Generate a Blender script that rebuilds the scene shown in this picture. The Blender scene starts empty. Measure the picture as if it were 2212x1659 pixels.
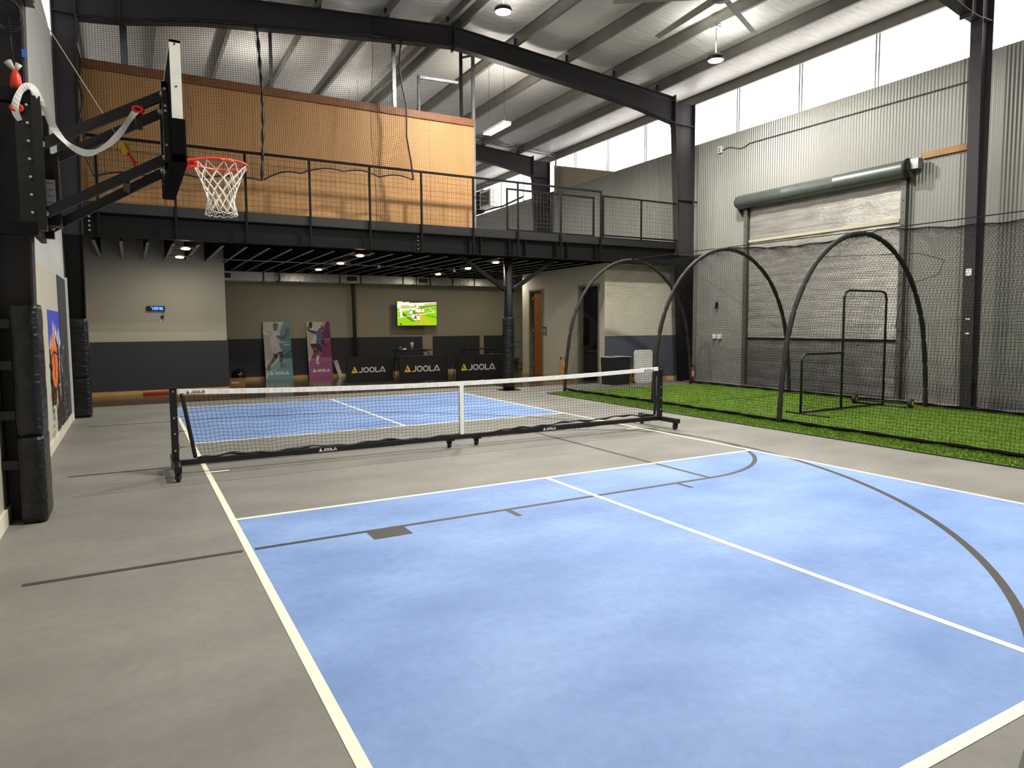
import bpy, math, random
from mathutils import Vector, Matrix
random.seed(7)
SC = bpy.context.scene
COL = SC.collection
PI = math.pi
sin, cos = math.sin, math.cos

# ------------------------------------------------------------------ camera
cam_d = bpy.data.cameras.new('camera'); cam = bpy.data.objects.new('camera', cam_d); COL.objects.link(cam)
yaw, pit, rol = .5092, .0762, -.0062
f_ = Vector((sin(yaw)*cos(pit), cos(yaw)*cos(pit), -sin(pit)))
r_ = Vector((cos(yaw), -sin(yaw), 0)); u_ = r_.cross(f_)
r2 = cos(rol)*r_ + sin(rol)*u_; u2 = -sin(rol)*r_ + cos(rol)*u_
m = Matrix((r2, u2, -f_)).transposed().to_4x4(); m.translation = Vector((-.6388, -8.0005, 1.5801))
cam.matrix_world = m
cam_d.sensor_width = 36; cam_d.lens = 1469.8/2212*36; cam_d.shift_y = -15.3/2212
cam_d.clip_start = .05; cam_d.clip_end = 200
SC.camera = cam

# ------------------------------------------------------------------ light
SC.view_settings.view_transform = 'Standard'; SC.view_settings.look = 'None'
SC.view_settings.gamma = 1; SC.view_settings.use_curve_mapping = False
SC.view_settings.exposure = 0.55
SC.cycles.adaptive_threshold = .02; SC.cycles.max_bounces = 6; SC.cycles.diffuse_bounces = 4; SC.cycles.glossy_bounces = 3; SC.cycles.transmission_bounces = 2; SC.cycles.caustics_reflective = False
W = bpy.data.worlds.new('sky'); SC.world = W; W.use_nodes = True
W.node_tree.nodes['Background'].inputs[0].default_value = (.92, .95, 1, 1)
W.node_tree.nodes['Background'].inputs[1].default_value = 1.0
CLERESTORY = 2.8          # glow of the daylit translucent strip windows
HIGHBAY = 350            # watts of a round high-bay lamp
DOWNLIGHT = 11           # watts of a small lamp under the mezzanine
TROFFER = 120

# ------------------------------------------------------------------ materials
def lin(c):
    return tuple(((v/255)/12.92 if v/255 <= .04045 else ((v/255+.055)/1.055)**2.4) for v in c)
MATS = {}
def mat(name, rgb, rough=.6, metal=0., var=.08, scale=6., bump=0., bscale=40., stretch=(1, 1, 1), spec=.5, ramp=None, detail=4):
    if name in MATS: return MATS[name]
    m = bpy.data.materials.new(name); m.use_nodes = True; MATS[name] = m
    nt = m.node_tree; b = nt.nodes['Principled BSDF']
    c = lin(rgb)
    b.inputs['Roughness'].default_value = rough; b.inputs['Metallic'].default_value = metal
    b.inputs['Specular IOR Level'].default_value = spec
    tc = nt.nodes.new('ShaderNodeTexCoord'); mp = nt.nodes.new('ShaderNodeMapping')
    mp.inputs['Scale'].default_value = stretch
    nt.links.new(tc.outputs['Object'], mp.inputs['Vector'])
    no = nt.nodes.new('ShaderNodeTexNoise'); no.inputs['Scale'].default_value = scale; no.inputs['Detail'].default_value = detail
    nt.links.new(mp.outputs[0], no.inputs['Vector'])
    r = nt.nodes.new('ShaderNodeValToRGB'); e = r.color_ramp.elements
    e[0].position = .3; e[1].position = .7
    e[0].color = tuple(v*(1-var) for v in c)+(1,); e[1].color = tuple(min(1, v*(1+var)) for v in c)+(1,)
    if ramp:
        e[0].color = lin(ramp[0])+(1,); e[1].color = lin(ramp[1])+(1,)
    nt.links.new(no.outputs['Fac'], r.inputs[0]); nt.links.new(r.outputs[0], b.inputs['Base Color'])
    if bump:
        n2 = nt.nodes.new('ShaderNodeTexNoise'); n2.inputs['Scale'].default_value = bscale; n2.inputs['Detail'].default_value = 3
        nt.links.new(mp.outputs[0], n2.inputs['Vector'])
        bp = nt.nodes.new('ShaderNodeBump'); bp.inputs['Strength'].default_value = bump; bp.inputs['Distance'].default_value = .02
        nt.links.new(n2.outputs['Fac'], bp.inputs['Height']); nt.links.new(bp.outputs[0], b.inputs['Normal'])
    return m
def glow(name, rgb, k):
    m = bpy.data.materials.new(name); m.use_nodes = True; nt = m.node_tree
    nt.nodes.remove(nt.nodes['Principled BSDF']); e = nt.nodes.new('ShaderNodeEmission')
    e.inputs[0].default_value = lin(rgb)+(1,); e.inputs[1].default_value = k
    nt.links.new(e.outputs[0], nt.nodes['Material Output'].inputs[0]); return m
def picture_mat(name, emit=0., rough=.5):
    m = bpy.data.materials.new(name); m.use_nodes = True; nt = m.node_tree; b = nt.nodes['Principled BSDF']
    a = nt.nodes.new('ShaderNodeVertexColor'); a.layer_name = 'Col'
    b.inputs['Roughness'].default_value = rough
    if emit:
        b.inputs['Base Color'].default_value = (0.01, .01, .01, 1)
        nt.links.new(a.outputs[0], b.inputs['Emission Color']); b.inputs['Emission Strength'].default_value = emit
    else:
        nt.links.new(a.outputs[0], b.inputs['Base Color'])
    return m
# floor coatings: acrylic sport paint with broad squeegee streaks and scuffs
def court(name, a, b_, rough=.62):
    m = mat(name, a, rough, 0, 0, .9, .12, 180, (1, 1.6, 1), .35, (a, b_), 8)
    nt = m.node_tree; bs = nt.nodes['Principled BSDF']
    src = bs.inputs['Base Color'].links[0].from_socket
    n = nt.nodes.new('ShaderNodeTexNoise'); n.inputs['Scale'].default_value = 14; n.inputs['Detail'].default_value = 8; n.inputs['Roughness'].default_value = .7
    tc = nt.nodes.new('ShaderNodeTexCoord'); nt.links.new(tc.outputs['Object'], n.inputs['Vector'])
    mr = nt.nodes.new('ShaderNodeMapRange'); mr.inputs[1].default_value = .3; mr.inputs[2].default_value = .7; mr.inputs[3].default_value = .9; mr.inputs[4].default_value = 1.06
    nt.links.new(n.outputs['Fac'], mr.inputs[0])
    mx = nt.nodes.new('ShaderNodeMix'); mx.data_type = 'RGBA'; mx.blend_type = 'MULTIPLY'; mx.inputs[0].default_value = 1
    nt.links.new(src, mx.inputs[6]); nt.links.new(mr.outputs[0], mx.inputs[7]); nt.links.new(mx.outputs[2], bs.inputs['Base Color'])
    return m
GREY = court('court_grey', (114, 112, 106), (134, 131, 125))
BLUE = court('court_blue', (104, 133, 183), (132, 160, 207))
CONC = mat('polished_concrete', (92, 76, 56), .16, 0, .25, 2.5, .03, 8, spec=.6)
CREAM = mat('line_cream', (240, 234, 205), .6, 0, .03)
DARKL = mat('line_dark', (58, 54, 52), .6, 0, .1)
STEEL = mat('frame_steel', (58, 55, 58), .55, .05, .08, 4, spec=.3)
BLACK = mat('black_steel', (13, 12, 12), .55, 0, .1, 5, spec=.18)
BLACKP = mat('black_powder_coat', (20, 20, 21), .38, .1, .1, 8)
PURL = mat('purlin_grey', (128, 125, 118), .5, .2, .1, 3)
GALV = mat('galvanised', (138, 142, 146), .4, .7, .2, 8)
CORR = mat('corrugated_sheet', (142, 142, 136), .4, .25, .05, 1.2)
CORRL = mat('corrugated_white', (190, 190, 184), .4, .1, .05, 1.2)
TAN = mat('tan_paint', (166, 158, 136), .75, 0, .03, 2, .05, 120)
LTAN = mat('light_tan_paint', (188, 182, 165), .75, 0, .03, 2, .05, 120)
MAT_ = mat('charcoal_mat', (52, 54, 57), .7, 0, .08, 30, .05, 200)
MATB = mat('slate_mat', (74, 79, 90), .7, 0, .08, 30)
PINE = mat('pine', (205, 165, 105), .55, 0, .18, 3, 0, 1, (1, 8, 8))
def plywood():
    m = mat('plywood', (206, 154, 94), .6, 0, 0, 1.1, .03, 30, (1, 1, .12), .4, ((178, 130, 80), (198, 152, 100)), 6); return m
PLY = plywood()
CAP = mat('cedar_board', (132, 84, 48), .6, 0, .15, 3, 0, 1, (1, 1, 9))
VINYL = mat('black_vinyl', (11, 11, 12), .34, 0, .1, 4, 1., 5, (1.2, 1.2, 3.4), .45)
WHITE = mat('white_plastic', (226, 226, 220), .45, 0, .03)
NETB = mat('net_twine', (16, 16, 15), .9, 0, .1, spec=.1)
WIRE = mat('black_wire', (34, 32, 30), .5, .4, .1)
CHROME = mat('bolt_chrome', (205, 205, 200), .28, .9, .05)
RED = mat('rim_red', (222, 52, 22), .4, 0, .06)
CORD = mat('white_cord', (232, 230, 222), .7, 0, .04)
TAPE = mat('white_tape', (232, 232, 230), .6, 0, .04, 5, .25, 12)
DOORW = mat('door_veneer', (142, 82, 34), .45, 0, .12, 2, 0, 1, (8, 8, .5))
FRAMEG = mat('door_frame_grey', (120, 116, 106), .5, 0, .04)
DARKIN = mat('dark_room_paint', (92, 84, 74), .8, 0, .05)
RUB = mat('rubber', (24, 24, 24), .6, 0, .1)
def liner():
    m = mat('vinyl_roof_liner', (212, 210, 206), .34, 0, .05, 1, 0, 1, spec=.5)
    nt = m.node_tree; b = nt.nodes['Principled BSDF']
    tc = nt.nodes.new('ShaderNodeTexCoord'); mp = nt.nodes.new('ShaderNodeMapping'); mp.inputs['Scale'].default_value = (1.2, 7, 1)
    nt.links.new(tc.outputs['Object'], mp.inputs[0])
    n = nt.nodes.new('ShaderNodeTexNoise'); n.inputs['Scale'].default_value = 1.6; n.inputs['Detail'].default_value = 5; n.inputs['Distortion'].default_value = .6
    nt.links.new(mp.outputs[0], n.inputs['Vector'])
    bp = nt.nodes.new('ShaderNodeBump'); bp.inputs['Strength'].default_value = .55; bp.inputs['Distance'].default_value = .05
    nt.links.new(n.outputs['Fac'], bp.inputs['Height']); nt.links.new(bp.outputs[0], b.inputs['Normal']); return m
LINER = liner()
FOIL = mat('foil_insulation', (176, 174, 166), .3, .55, .12, 5, .5, 14)
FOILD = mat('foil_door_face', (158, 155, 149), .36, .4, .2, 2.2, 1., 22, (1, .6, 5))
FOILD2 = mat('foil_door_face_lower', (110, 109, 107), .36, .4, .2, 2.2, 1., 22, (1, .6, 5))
DRUM = mat('door_drum', (86, 92, 87), .4, .4, .1, 4)
TURF = mat('turf_green', (96, 150, 30), .85, 0, 0, 22, .7, 260, (1, 1, 1), .2, ((72, 106, 22), (118, 150, 52)), 8)
GOLD = mat('logo_gold', (236, 196, 60), .5, 0, .02)
LOGOW = mat('logo_white', (240, 240, 240), .5, 0, .02)
LOGOG = mat('logo_grey', (205, 205, 203), .5, 0, .02)
LOGOK = mat('logo_black', (18, 18, 18), .5, 0, .02)
CLERE = None

# ------------------------------------------------------------------ mesh builder
class MB:
    def __init__(s): s.v = []; s.f = []; s.mi = []; s.c = []; s.k = 0; s.col = None
    def quad(s, *p):
        n = len(s.v); s.v += [tuple(q) for q in p]; s.f.append(tuple(range(n, n+len(p)))); s.mi.append(s.k); s.c.append(s.col)
        return s
    def box(s, x0, x1, y0, y1, z0, z1, M=None):
        n = len(s.v)
        P = [(x, y, z) for z in (z0, z1) for y in (y0, y1) for x in (x0, x1)]
        if M is not None: P = [tuple(M @ Vector(p)) for p in P]
        s.v += P
        for f in ((0, 2, 3, 1), (4, 5, 7, 6), (0, 1, 5, 4), (2, 6, 7, 3), (0, 4, 6, 2), (1, 3, 7, 5)):
            s.f.append(tuple(n+i for i in f)); s.mi.append(s.k); s.c.append(s.col)
        return s
    def rbox(s, x0, x1, y0, y1, z0, z1, r=.01, n=3, axis=2):
        # box with rounded edges along one axis
        def rr(a0, a1, b0, b1):
            o = []
            for cx, cy, st in ((a1-r, b1-r, 0), (a0+r, b1-r, 1), (a0+r, b0+r, 2), (a1-r, b0+r, 3)):
                for i in range(n+1):
                    t = PI/2*(st+i/n); o.append((cx+r*cos(t), cy+r*sin(t)))
            return o
        if axis == 2: return s.prism(rr(x0, x1, y0, y1), lambda a, b, h: (a, b, h), z0, z1)
        if axis == 1: return s.prism(rr(x0, x1, z0, z1), lambda a, b, h: (a, h, b), y0, y1)
        return s.prism(rr(y0, y1, z0, z1), lambda a, b, h: (h, a, b), x0, x1)
    def prism(s, poly, fn, h0, h1):
        n = len(s.v); k = len(poly)
        s.v += [tuple(fn(a, b, h0)) for a, b in poly] + [tuple(fn(a, b, h1)) for a, b in poly]
        s.f.append(tuple(range(n+k-1, n-1, -1))); s.f.append(tuple(range(n+k, n+2*k)))
        for i in range(k):
            j = (i+1) % k; s.f.append((n+i, n+j, n+k+j, n+k+i))
        s.mi += [s.k]*(k+2); s.c += [s.col]*(k+2)
        return s
    def tube(s, pts, r, n=8, closed=False, caps=True):
        pts = [Vector(p) for p in pts]; N = len(pts); base = len(s.v)
        rs = r if isinstance(r, (list, tuple)) else [r]*N
        prev = None
        for i, p in enumerate(pts):
            if closed: t = pts[(i+1) % N]-pts[i-1]
            else: t = pts[min(i+1, N-1)]-pts[max(i-1, 0)]
            if t.length < 1e-9: t = Vector((0, 0, 1))
            t.normalize()
            if prev is None:
                a = Vector((0, 0, 1)) if abs(t.z) < .9 else Vector((1, 0, 0))
                nx = a.cross(t).normalized()
            else:
                nx = prev-t*prev.dot(t)
                nx = nx.normalized() if nx.length > 1e-6 else Vector((1, 0, 0))
            ny = t.cross(nx); prev = nx
            for k in range(n):
                a = 2*PI*k/n; q = p+nx*(rs[i]*cos(a))+ny*(rs[i]*sin(a)); s.v.append((q.x, q.y, q.z))
        for i in range(N if closed else N-1):
            j = (i+1) % N
            for k in range(n):
                l = (k+1) % n
                s.f.append((base+i*n+k, base+i*n+l, base+j*n+l, base+j*n+k)); s.mi.append(s.k); s.c.append(s.col)
        if caps and not closed:
            s.f.append(tuple(range(base+n-1, base-1, -1))); s.f.append(tuple(range(base+(N-1)*n, base+N*n))); s.mi += [s.k]*2; s.c += [s.col]*2
        return s
    def cyl(s, p0, p1, r, n=16): return s.tube([p0, p1], r, n)
    def lathe(s, prof, c, n=24, axis=2):
        # prof: (radius, height) list, closed ends where the radius is 0
        base = len(s.v); K = len(prof)
        for r, h in prof:
            for k in range(n):
                a = 2*PI*k/n; x, y = r*cos(a), r*sin(a)
                q = (x, y, h) if axis == 2 else ((x, h, y) if axis == 1 else (h, x, y))
                s.v.append((c[0]+q[0], c[1]+q[1], c[2]+q[2]))
        for i in range(K-1):
            for k in range(n):
                l = (k+1) % n; s.f.append((base+i*n+k, base+i*n+l, base+(i+1)*n+l, base+(i+1)*n+k)); s.mi.append(s.k); s.c.append(s.col)
        return s
    def ball(s, c, r, n=20):
        return s.lathe([(max(1e-4, r*sin(PI*i/n)), -r*cos(PI*i/n)) for i in range(n+1)], c, 2*n)
    def bar(s, p0, p1, w, h, up=(0, 0, 1)):
        p0, p1 = Vector(p0), Vector(p1); t = (p1-p0).normalized(); u = Vector(up); sd = t.cross(u)
        if sd.length < 1e-4: sd = t.cross(Vector((1, 0, 0)))
        sd.normalize(); u = sd.cross(t)
        n = len(s.v)
        for p in (p0, p1):
            for a, b in ((-1, -1), (1, -1), (1, 1), (-1, 1)):
                q = p+sd*(a*w/2)+u*(b*h/2); s.v.append((q.x, q.y, q.z))
        for f in ((3, 2, 1, 0), (4, 5, 6, 7), (0, 1, 5, 4), (1, 2, 6, 5), (2, 3, 7, 6), (3, 0, 4, 7)):
            s.f.append(tuple(n+i for i in f)); s.mi.append(s.k); s.c.append(s.col)
        return s
    def net(s, fn, nu, nv, su, sv, r, n=3):
        for i in range(nu+1):
            s.tube([fn(i/nu, j/sv) for j in range(sv+1)], r, n, caps=False)
        for j in range(nv+1):
            s.tube([fn(i/su, j/nv) for i in range(su+1)], r, n, caps=False)
        return s
    def sheet(s, fn, nu, nv):
        b = len(s.v)
        for j in range(nv+1):
            for i in range(nu+1): s.v.append(tuple(fn(i/nu, j/nv)))
        for j in range(nv):
            for i in range(nu):
                a = b+j*(nu+1)+i; s.f.append((a, a+1, a+nu+2, a+nu+1)); s.mi.append(s.k); s.c.append(s.col)
        return s
    def build(s, name, mats, parent=None, off=None, smooth=False):
        me = bpy.data.meshes.new(name)
        V = s.v if off is None else [(a-off[0], b-off[1], c-off[2]) for a, b, c in s.v]
        me.from_pydata(V, [], s.f)
        for m in (mats if isinstance(mats, (list, tuple)) else [mats]): me.materials.append(m)
        if any(s.mi): me.polygons.foreach_set('material_index', s.mi)
        if smooth: me.polygons.foreach_set('use_smooth', [True]*len(s.f))
        if any(c is not None for c in s.c):
            ca = me.color_attributes.new('Col', 'FLOAT_COLOR', 'CORNER'); d = []
            for f, c in zip(s.f, s.c): d += list(lin(c or (0, 0, 0))+(1,))*len(f)
            ca.data.foreach_set('color', d)
        me.update()
        o = bpy.data.objects.new(name, me); COL.objects.link(o)
        if parent is not None: o.parent = parent
        return o

def tag(o, label=None, cat=None, group=None, kind=None):
    if label: o['label'] = label
    if cat: o['category'] = cat
    if group: o['group'] = group
    if kind: o['kind'] = kind
    return o
def thing(name, label, cat, loc=(0, 0, 0), rz=0, group=None, rot=None):
    o = bpy.data.objects.new(name, None); COL.objects.link(o); o.empty_display_size = .1
    o.location = loc; o.rotation_euler = rot or (0, 0, rz)
    return tag(o, label, cat, group)
def part(T, name, mb, m, smooth=False, world=True):
    # world coordinates unless world=False; T may itself be a part (its own offset is zero)
    top = T
    while top.parent is not None: top = top.parent
    return mb.build(name, m, T, tuple(top.location) if world else None, smooth)
def solo(name, mb, m, label, cat, group=None, kind=None, smooth=False):
    xs, ys, zs = zip(*mb.v); c = ((min(xs)+max(xs))/2, (min(ys)+max(ys))/2, min(zs))
    o = mb.build(name, m, None, c, smooth); o.location = c
    return tag(o, label, cat, group, kind)
def struct(name, mb, m, parent=None, smooth=False):
    o = mb.build(name, m, parent, None, smooth)
    o['kind'] = 'structure'; return o
def copy_tree(o, parent=None):
    c = o.copy(); COL.objects.link(c)
    if parent is not None: c.parent = parent
    for ch in list(o.children): copy_tree(ch, c)
    return c
def ordinal(n):
    return ['first', 'second', 'third', 'fourth', 'fifth', 'sixth', 'seventh', 'eighth', 'ninth', 'tenth', 'eleventh', 'twelfth', 'thirteenth', 'fourteenth', 'fifteenth',
            'sixteenth', 'seventeenth', 'eighteenth', 'nineteenth', 'twentieth', 'twenty-first', 'twenty-second', 'twenty-third', 'twenty-fourth', 'twenty-fifth', 'twenty-sixth',
            'twenty-seventh', 'twenty-eighth', 'twenty-ninth', 'thirtieth'][n]

# lettering: strokes in a unit-height box, laid on a plane by fn(a, b)
def stroke(mb, pts, w, fn, closed=False):
    P = [Vector((a, b, 0)) for a, b in pts]; N = len(P); L = []; R = []
    for i in range(N):
        if closed: d0 = P[i]-P[i-1]; d1 = P[(i+1) % N]-P[i]
        else: d0 = P[i]-P[i-1] if i else P[1]-P[0]; d1 = P[i+1]-P[i] if i < N-1 else d0
        d0 = d0.normalized(); d1 = d1.normalized(); t = (d0+d1).normalized(); nrm = Vector((-t.y, t.x, 0))
        k = w/2/max(.45, nrm.dot(Vector((-d0.y, d0.x, 0)))); L.append(P[i]+nrm*k); R.append(P[i]-nrm*k)
    for i in range(N if closed else N-1):
        j = (i+1) % N
        mb.quad(*[fn(q.x, q.y) for q in (R[i], R[j], L[j], L[i])])
def rrect(x0, x1, y0, y1, r, n=4):
    o = []
    for cx, cy, st in ((x1-r, y1-r, 0), (x0+r, y1-r, 1), (x0+r, y0+r, 2), (x1-r, y0+r, 3)):
        for i in range(n+1):
            t = PI/2*(st+i/n); o.append((cx+r*cos(t), cy+r*sin(t)))
    return o
def emblem(mb, fn):
    mb.quad(*[fn(a, b) for a, b in ((0, 0), (.82, 0), (.70, .25), (.42, .25))])
    mb.quad(*[fn(a, b) for a, b in ((0, 0), (.42, .25), (.34, .66))])
    mb.quad(*[fn(a, b) for a, b in ((.36, .74), (.86, 0), (1.1, 0), (.58, 1), (.46, 1))])
def wordmark(mb, fn):
    w = .2; h = w/2
    stroke(mb, [(.0, h), (.35, h), (.52, .14), (.62, .3), (.62, 1)], w, fn)
    for x in (.82, 1.92):
        stroke(mb, rrect(x+h, x+1-h, h, 1-h, .34, 5), w, fn, True)
    stroke(mb, [(3.12, 1), (3.12, h), (3.74, h)], w, fn)
    stroke(mb, [(3.86, 0), (4.34, .93), (4.46, .93), (4.94, 0)], w, fn)
    stroke(mb, [(4.18, .17), (4.66, .17)], .17, fn)
# whole mark is about 6.5 units wide: emblem 1.1, gap, word from 1.35 (0.9 high)
def mark(e, wmb, org, ax, up, h, k=.9):
    org, ax, up = Vector(org), Vector(ax), Vector(up)
    emblem(e, lambda a, b: tuple(org+ax*(a*h)+up*(b*h*1.05)))
    wordmark(wmb, lambda a, b: tuple(org+ax*((1.3+a*k)*h)+up*(b*h*k)))
MARKW = 1.3+4.94*.9

# ================================================================== SETTING
XL, XR, Y0, YB = -1.62, 13.22, -16., 21.
YP = 13.2       # wall under the mezzanine
# floor with its painted court
fl = MB(); fl.k = 0
fl.quad((XL, Y0, 0), (XR, Y0, 0), (XR, 6.9, 0), (XL, 6.9, 0))
fl.quad((XL, 6.9, 0), (7.6, 6.9, 0), (7.6, 7.8, 0), (XL, 7.8, 0))
fl.k = 1
fl.quad((XL, 7.8, 0), (7.6, 7.8, 0), (7.6, YP, 0), (XL, YP, 0))
fl.quad((7.6, 6.9, 0), (XR, 6.9, 0), (XR, YP, 0), (7.6, YP, 0))
FLOOR = struct('floor', fl, [GREY, CONC])
def flat(mb, x0, x1, y0, y1, z): mb.quad((x0, y0, z), (x1, y0, z), (x1, y1, z), (x0, y1, z))
for y0, y1 in ((-6.68, -2.11), (2.11, 6.68)):
    b = MB(); flat(b, .03, 6.07, y0, y1, .001); struct('court_area', b, BLUE, FLOOR)
b = MB(); z = .0024
for x in (0, 6.045): flat(b, x, x+.051, -6.706, 6.706, z)
for y in (-6.706, 6.655): flat(b, .051, 6.045, y, y+.051, z)
flat(b, .051, 6.045, -2.134, -2.083, z); flat(b, .051, 6.045, 2.083, 2.134, z)
flat(b, 3.0226, 3.0734, -6.655, -2.134, z); flat(b, 3.0226+.03, 3.0734+.03, 2.134, 6.655, z)
flat(b, .051, .24, -.03, .02, z); flat(b, 5.86, 6.045, .05, .1, z)
struct('court_line_white', b, CREAM, FLOOR)
b = MB(); z = .0018; yc = -1.23; lw = .05
def band(mb, pts, w):
    P = [Vector(p) for p in pts]
    for i in range(len(P)-1):
        d0 = (P[min(i+1, len(P)-1)]-P[max(i-1, 0)]).normalized(); d1 = (P[min(i+2, len(P)-1)]-P[i]).normalized()
        n0 = Vector((-d0.y, d0.x, 0))*w/2; n1 = Vector((-d1.y, d1.x, 0))*w/2
        mb.quad(P[i]-n0, P[i+1]-n1, P[i+1]+n1, P[i]+n0)
flat(b, -1.29, -.015, yc-1.74-lw/2, yc-1.74+lw/2, z); flat(b, .066, 4.5, yc-1.74-lw/2, yc-1.74+lw/2, z)
flat(b, -1.29, 4.5, yc+1.74-lw/2, yc+1.74+lw/2, z)
flat(b, 4.47, 4.52, yc-1.715, yc+1.715, z)
band(b, [(4.5+1.74*cos(a), yc+1.74*sin(a), z) for a in [-PI/2+PI*i/48 for i in range(49)]], lw)
R3 = 5.92; hx = .315
band(b, [(hx+R3*cos(a), yc+R3*sin(a), z+.0002) for a in [-PI/2+PI*i/96 for i in range(97)]], .055)
flat(b, -1.3, hx, yc+R3-.025, yc+R3+.025, z); flat(b, -1.3, hx, yc-R3-.025, yc-R3+.025, z)
for x0, x1 in ((.87, 1.175), (2.085, 2.14), (4.01, 4.06)):
    flat(b, x0, x1, yc-1.965, yc-1.765, z); flat(b, x0, x1, yc+1.765, yc+1.965, z)
struct('court_line_dark', b, DARKL, FLOOR)

# roof: white vinyl liner sagging between purlins, in two slopes
RIDGE, SL = 5.85, .0835
def rtop(x): return 8.13-SL*abs(x-RIDGE)     # top of the frames
PX = [5.98+1.42*k for k in range(5)]+[13.05]
PXL = [2*RIDGE-x for x in PX]
def roofz(x):
    z = rtop(x)+.25
    ps = sorted(PX+PXL)
    for a, c in zip(ps, ps[1:]):
        if a <= x <= c: z -= .07*sin(PI*(x-a)/(c-a))**.7
    return z
b = MB(); ps = [XL-.1]+sorted(PX+PXL)+[XR+.1]
xs = [a+(c-a)*k/8 for a, c in zip(ps, ps[1:]) for k in range(8)]+[XR+.1]; NX = len(xs)-1
def roofp(u, v):
    i = int(round(u*NX)); x = xs[i]; y = Y0+v*(YB-Y0); k = (i % 8)/8
    return (x, y, roofz(x)+.001-(.02*sin(PI*k)*abs(sin(y*1.03+i//8*1.7))**.4))
b.sheet(roofp, NX, 200)
struct('ceiling', b, LINER, smooth=True)

# corrugated walls
def corr(x, y0, y1, z0, z1, d=.018, pitch=.0676, sgn=-1):
    mb = MB(); n = int((y1-y0)/pitch*6); base = 0
    for i in range(n+1):
        y = y0+(y1-y0)*i/n; o = x+sgn*d*(.5+.5*cos(2*PI*(y-y0)/pitch))
        mb.v += [(o, y, z0), (o, y, z1)]
    for i in range(n): mb.f.append((2*i, 2*i+2, 2*i+3, 2*i+1)); mb.mi.append(0); mb.c.append(None)
    return mb
ZC0, ZC1 = 6.5, 7.62
struct('wall_right', corr(XR, Y0, YB, 0, ZC0), CORR, smooth=True)
struct('wall_left', corr(XL, Y0, YP, 2.35, ZC0, sgn=1), CORRL, smooth=True)
b = MB(); b.box(XL-.12, XL-.02, Y0, YB, 0, 8.4); struct('wall_left_outer', b, LTAN)
b = MB(); b.box(XR+.03, XR+.12, Y0, YB, 0, ZC0); b.box(XR+.03, XR+.12, Y0, YB, ZC1, 8.4); struct('wall_right_outer', b, LTAN)
b = MB(); b.box(XL-.1, XR+.1, YB, YB+.1, 0, 8.6); struct('wall_back', b, TAN)
b = MB(); b.box(XL-.1, XR+.1, Y0-.1, Y0, 0, 8.6); struct('wall_front', b, LTAN)
# strip windows of translucent ribbed sheet, daylight behind them
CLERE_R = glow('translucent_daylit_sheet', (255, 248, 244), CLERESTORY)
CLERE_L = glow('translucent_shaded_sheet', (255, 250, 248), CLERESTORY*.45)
MULL = mat('window_rib', (150, 146, 142), .5)
n = 1
for side, x, s in (('right', XR, -1), ('left', XL, 1)):
    for y0, y1 in ((Y0, -1.15), (-1.15, 6.2), (6.2, 13.55), (13.55, YB)):
        b = MB(); k = int((y1-y0)/.1)
        for i in range(k):
            a, c = y0+(y1-y0)*i/k, y0+(y1-y0)*(i+1)/k; q = [(x-s*.0, a, ZC0-.05), (x-s*.0, (a+c)/2, ZC0-.05)]
            b.quad((x-s*.01, a, ZC0-.05), (x-s*.03, (a+c)/2, ZC0-.05), (x-s*.03, (a+c)/2, ZC1+.05), (x-s*.01, a, ZC1+.05))
            b.quad((x-s*.03, (a+c)/2, ZC0-.05), (x-s*.01, c, ZC0-.05), (x-s*.01, c, ZC1+.05), (x-s*.03, (a+c)/2, ZC1+.05))
        w = struct('window_%d' % n, b, CLERE_R if s < 0 else CLERE_L); n += 1
        r = MB(); y = y0+.35
        while y < y1:
            [r.box(x-.006, x+.006, y+d-.014, y+d+.014, ZC0, ZC1) for d in (-.035, .035)]; y += 1.87
        struct('window_rib', r, MULL, w)
b = MB(); b.prism([(9.75, 6.45), (13.5, 6.45), (13.5, 7.42)], lambda p, q, h: (h, p, q), XR-.02, XR-.03); struct('trim_10', b, TAN)  # tan panel imitates a neighbouring roof's shade on the strip window
# eave trim above and sill below the strips
for i, (x, s) in enumerate(((XR, -1), (XL, 1))):
    b = MB(); b.box(x-.03, x+.03, Y0, YB, ZC1-.03, ZC1+.03); struct('trim_%d' % (i+1), b, GALV)

# purlins (Z sections running the length of the hall)
def purlin(x, d):
    b = MB(); z = rtop(x); y0, y1 = Y0+.02, YB-.02
    b.box(x-.004, x+.004, y0, y1, z+.005, z+.25); b.box(min(x, x+d*.07), max(x, x+d*.07), y0, y1, z+.004, z+.009)
    b.box(x+d*.066-.003, x+d*.066+.003, y0, y1, z+.005, z+.025); b.box(min(x, x-d*.07), max(x, x-d*.07), y0, y1, z+.243, z+.249)
    return b
for i, x in enumerate(reversed(PX)):
    solo('roof_purlin', purlin(x, 1), PURL, 'grey steel roof purlin, %s from the right eave, under white roof liner' % ordinal(i), 'roof beam', 'roof purlins')
for i, x in enumerate(reversed(PXL)):
    solo('roof_purlin', purlin(x, -1), PURL, 'grey steel roof purlin, %s from the left eave, under white roof liner' % ordinal(i), 'roof beam', 'roof purlins')

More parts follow.
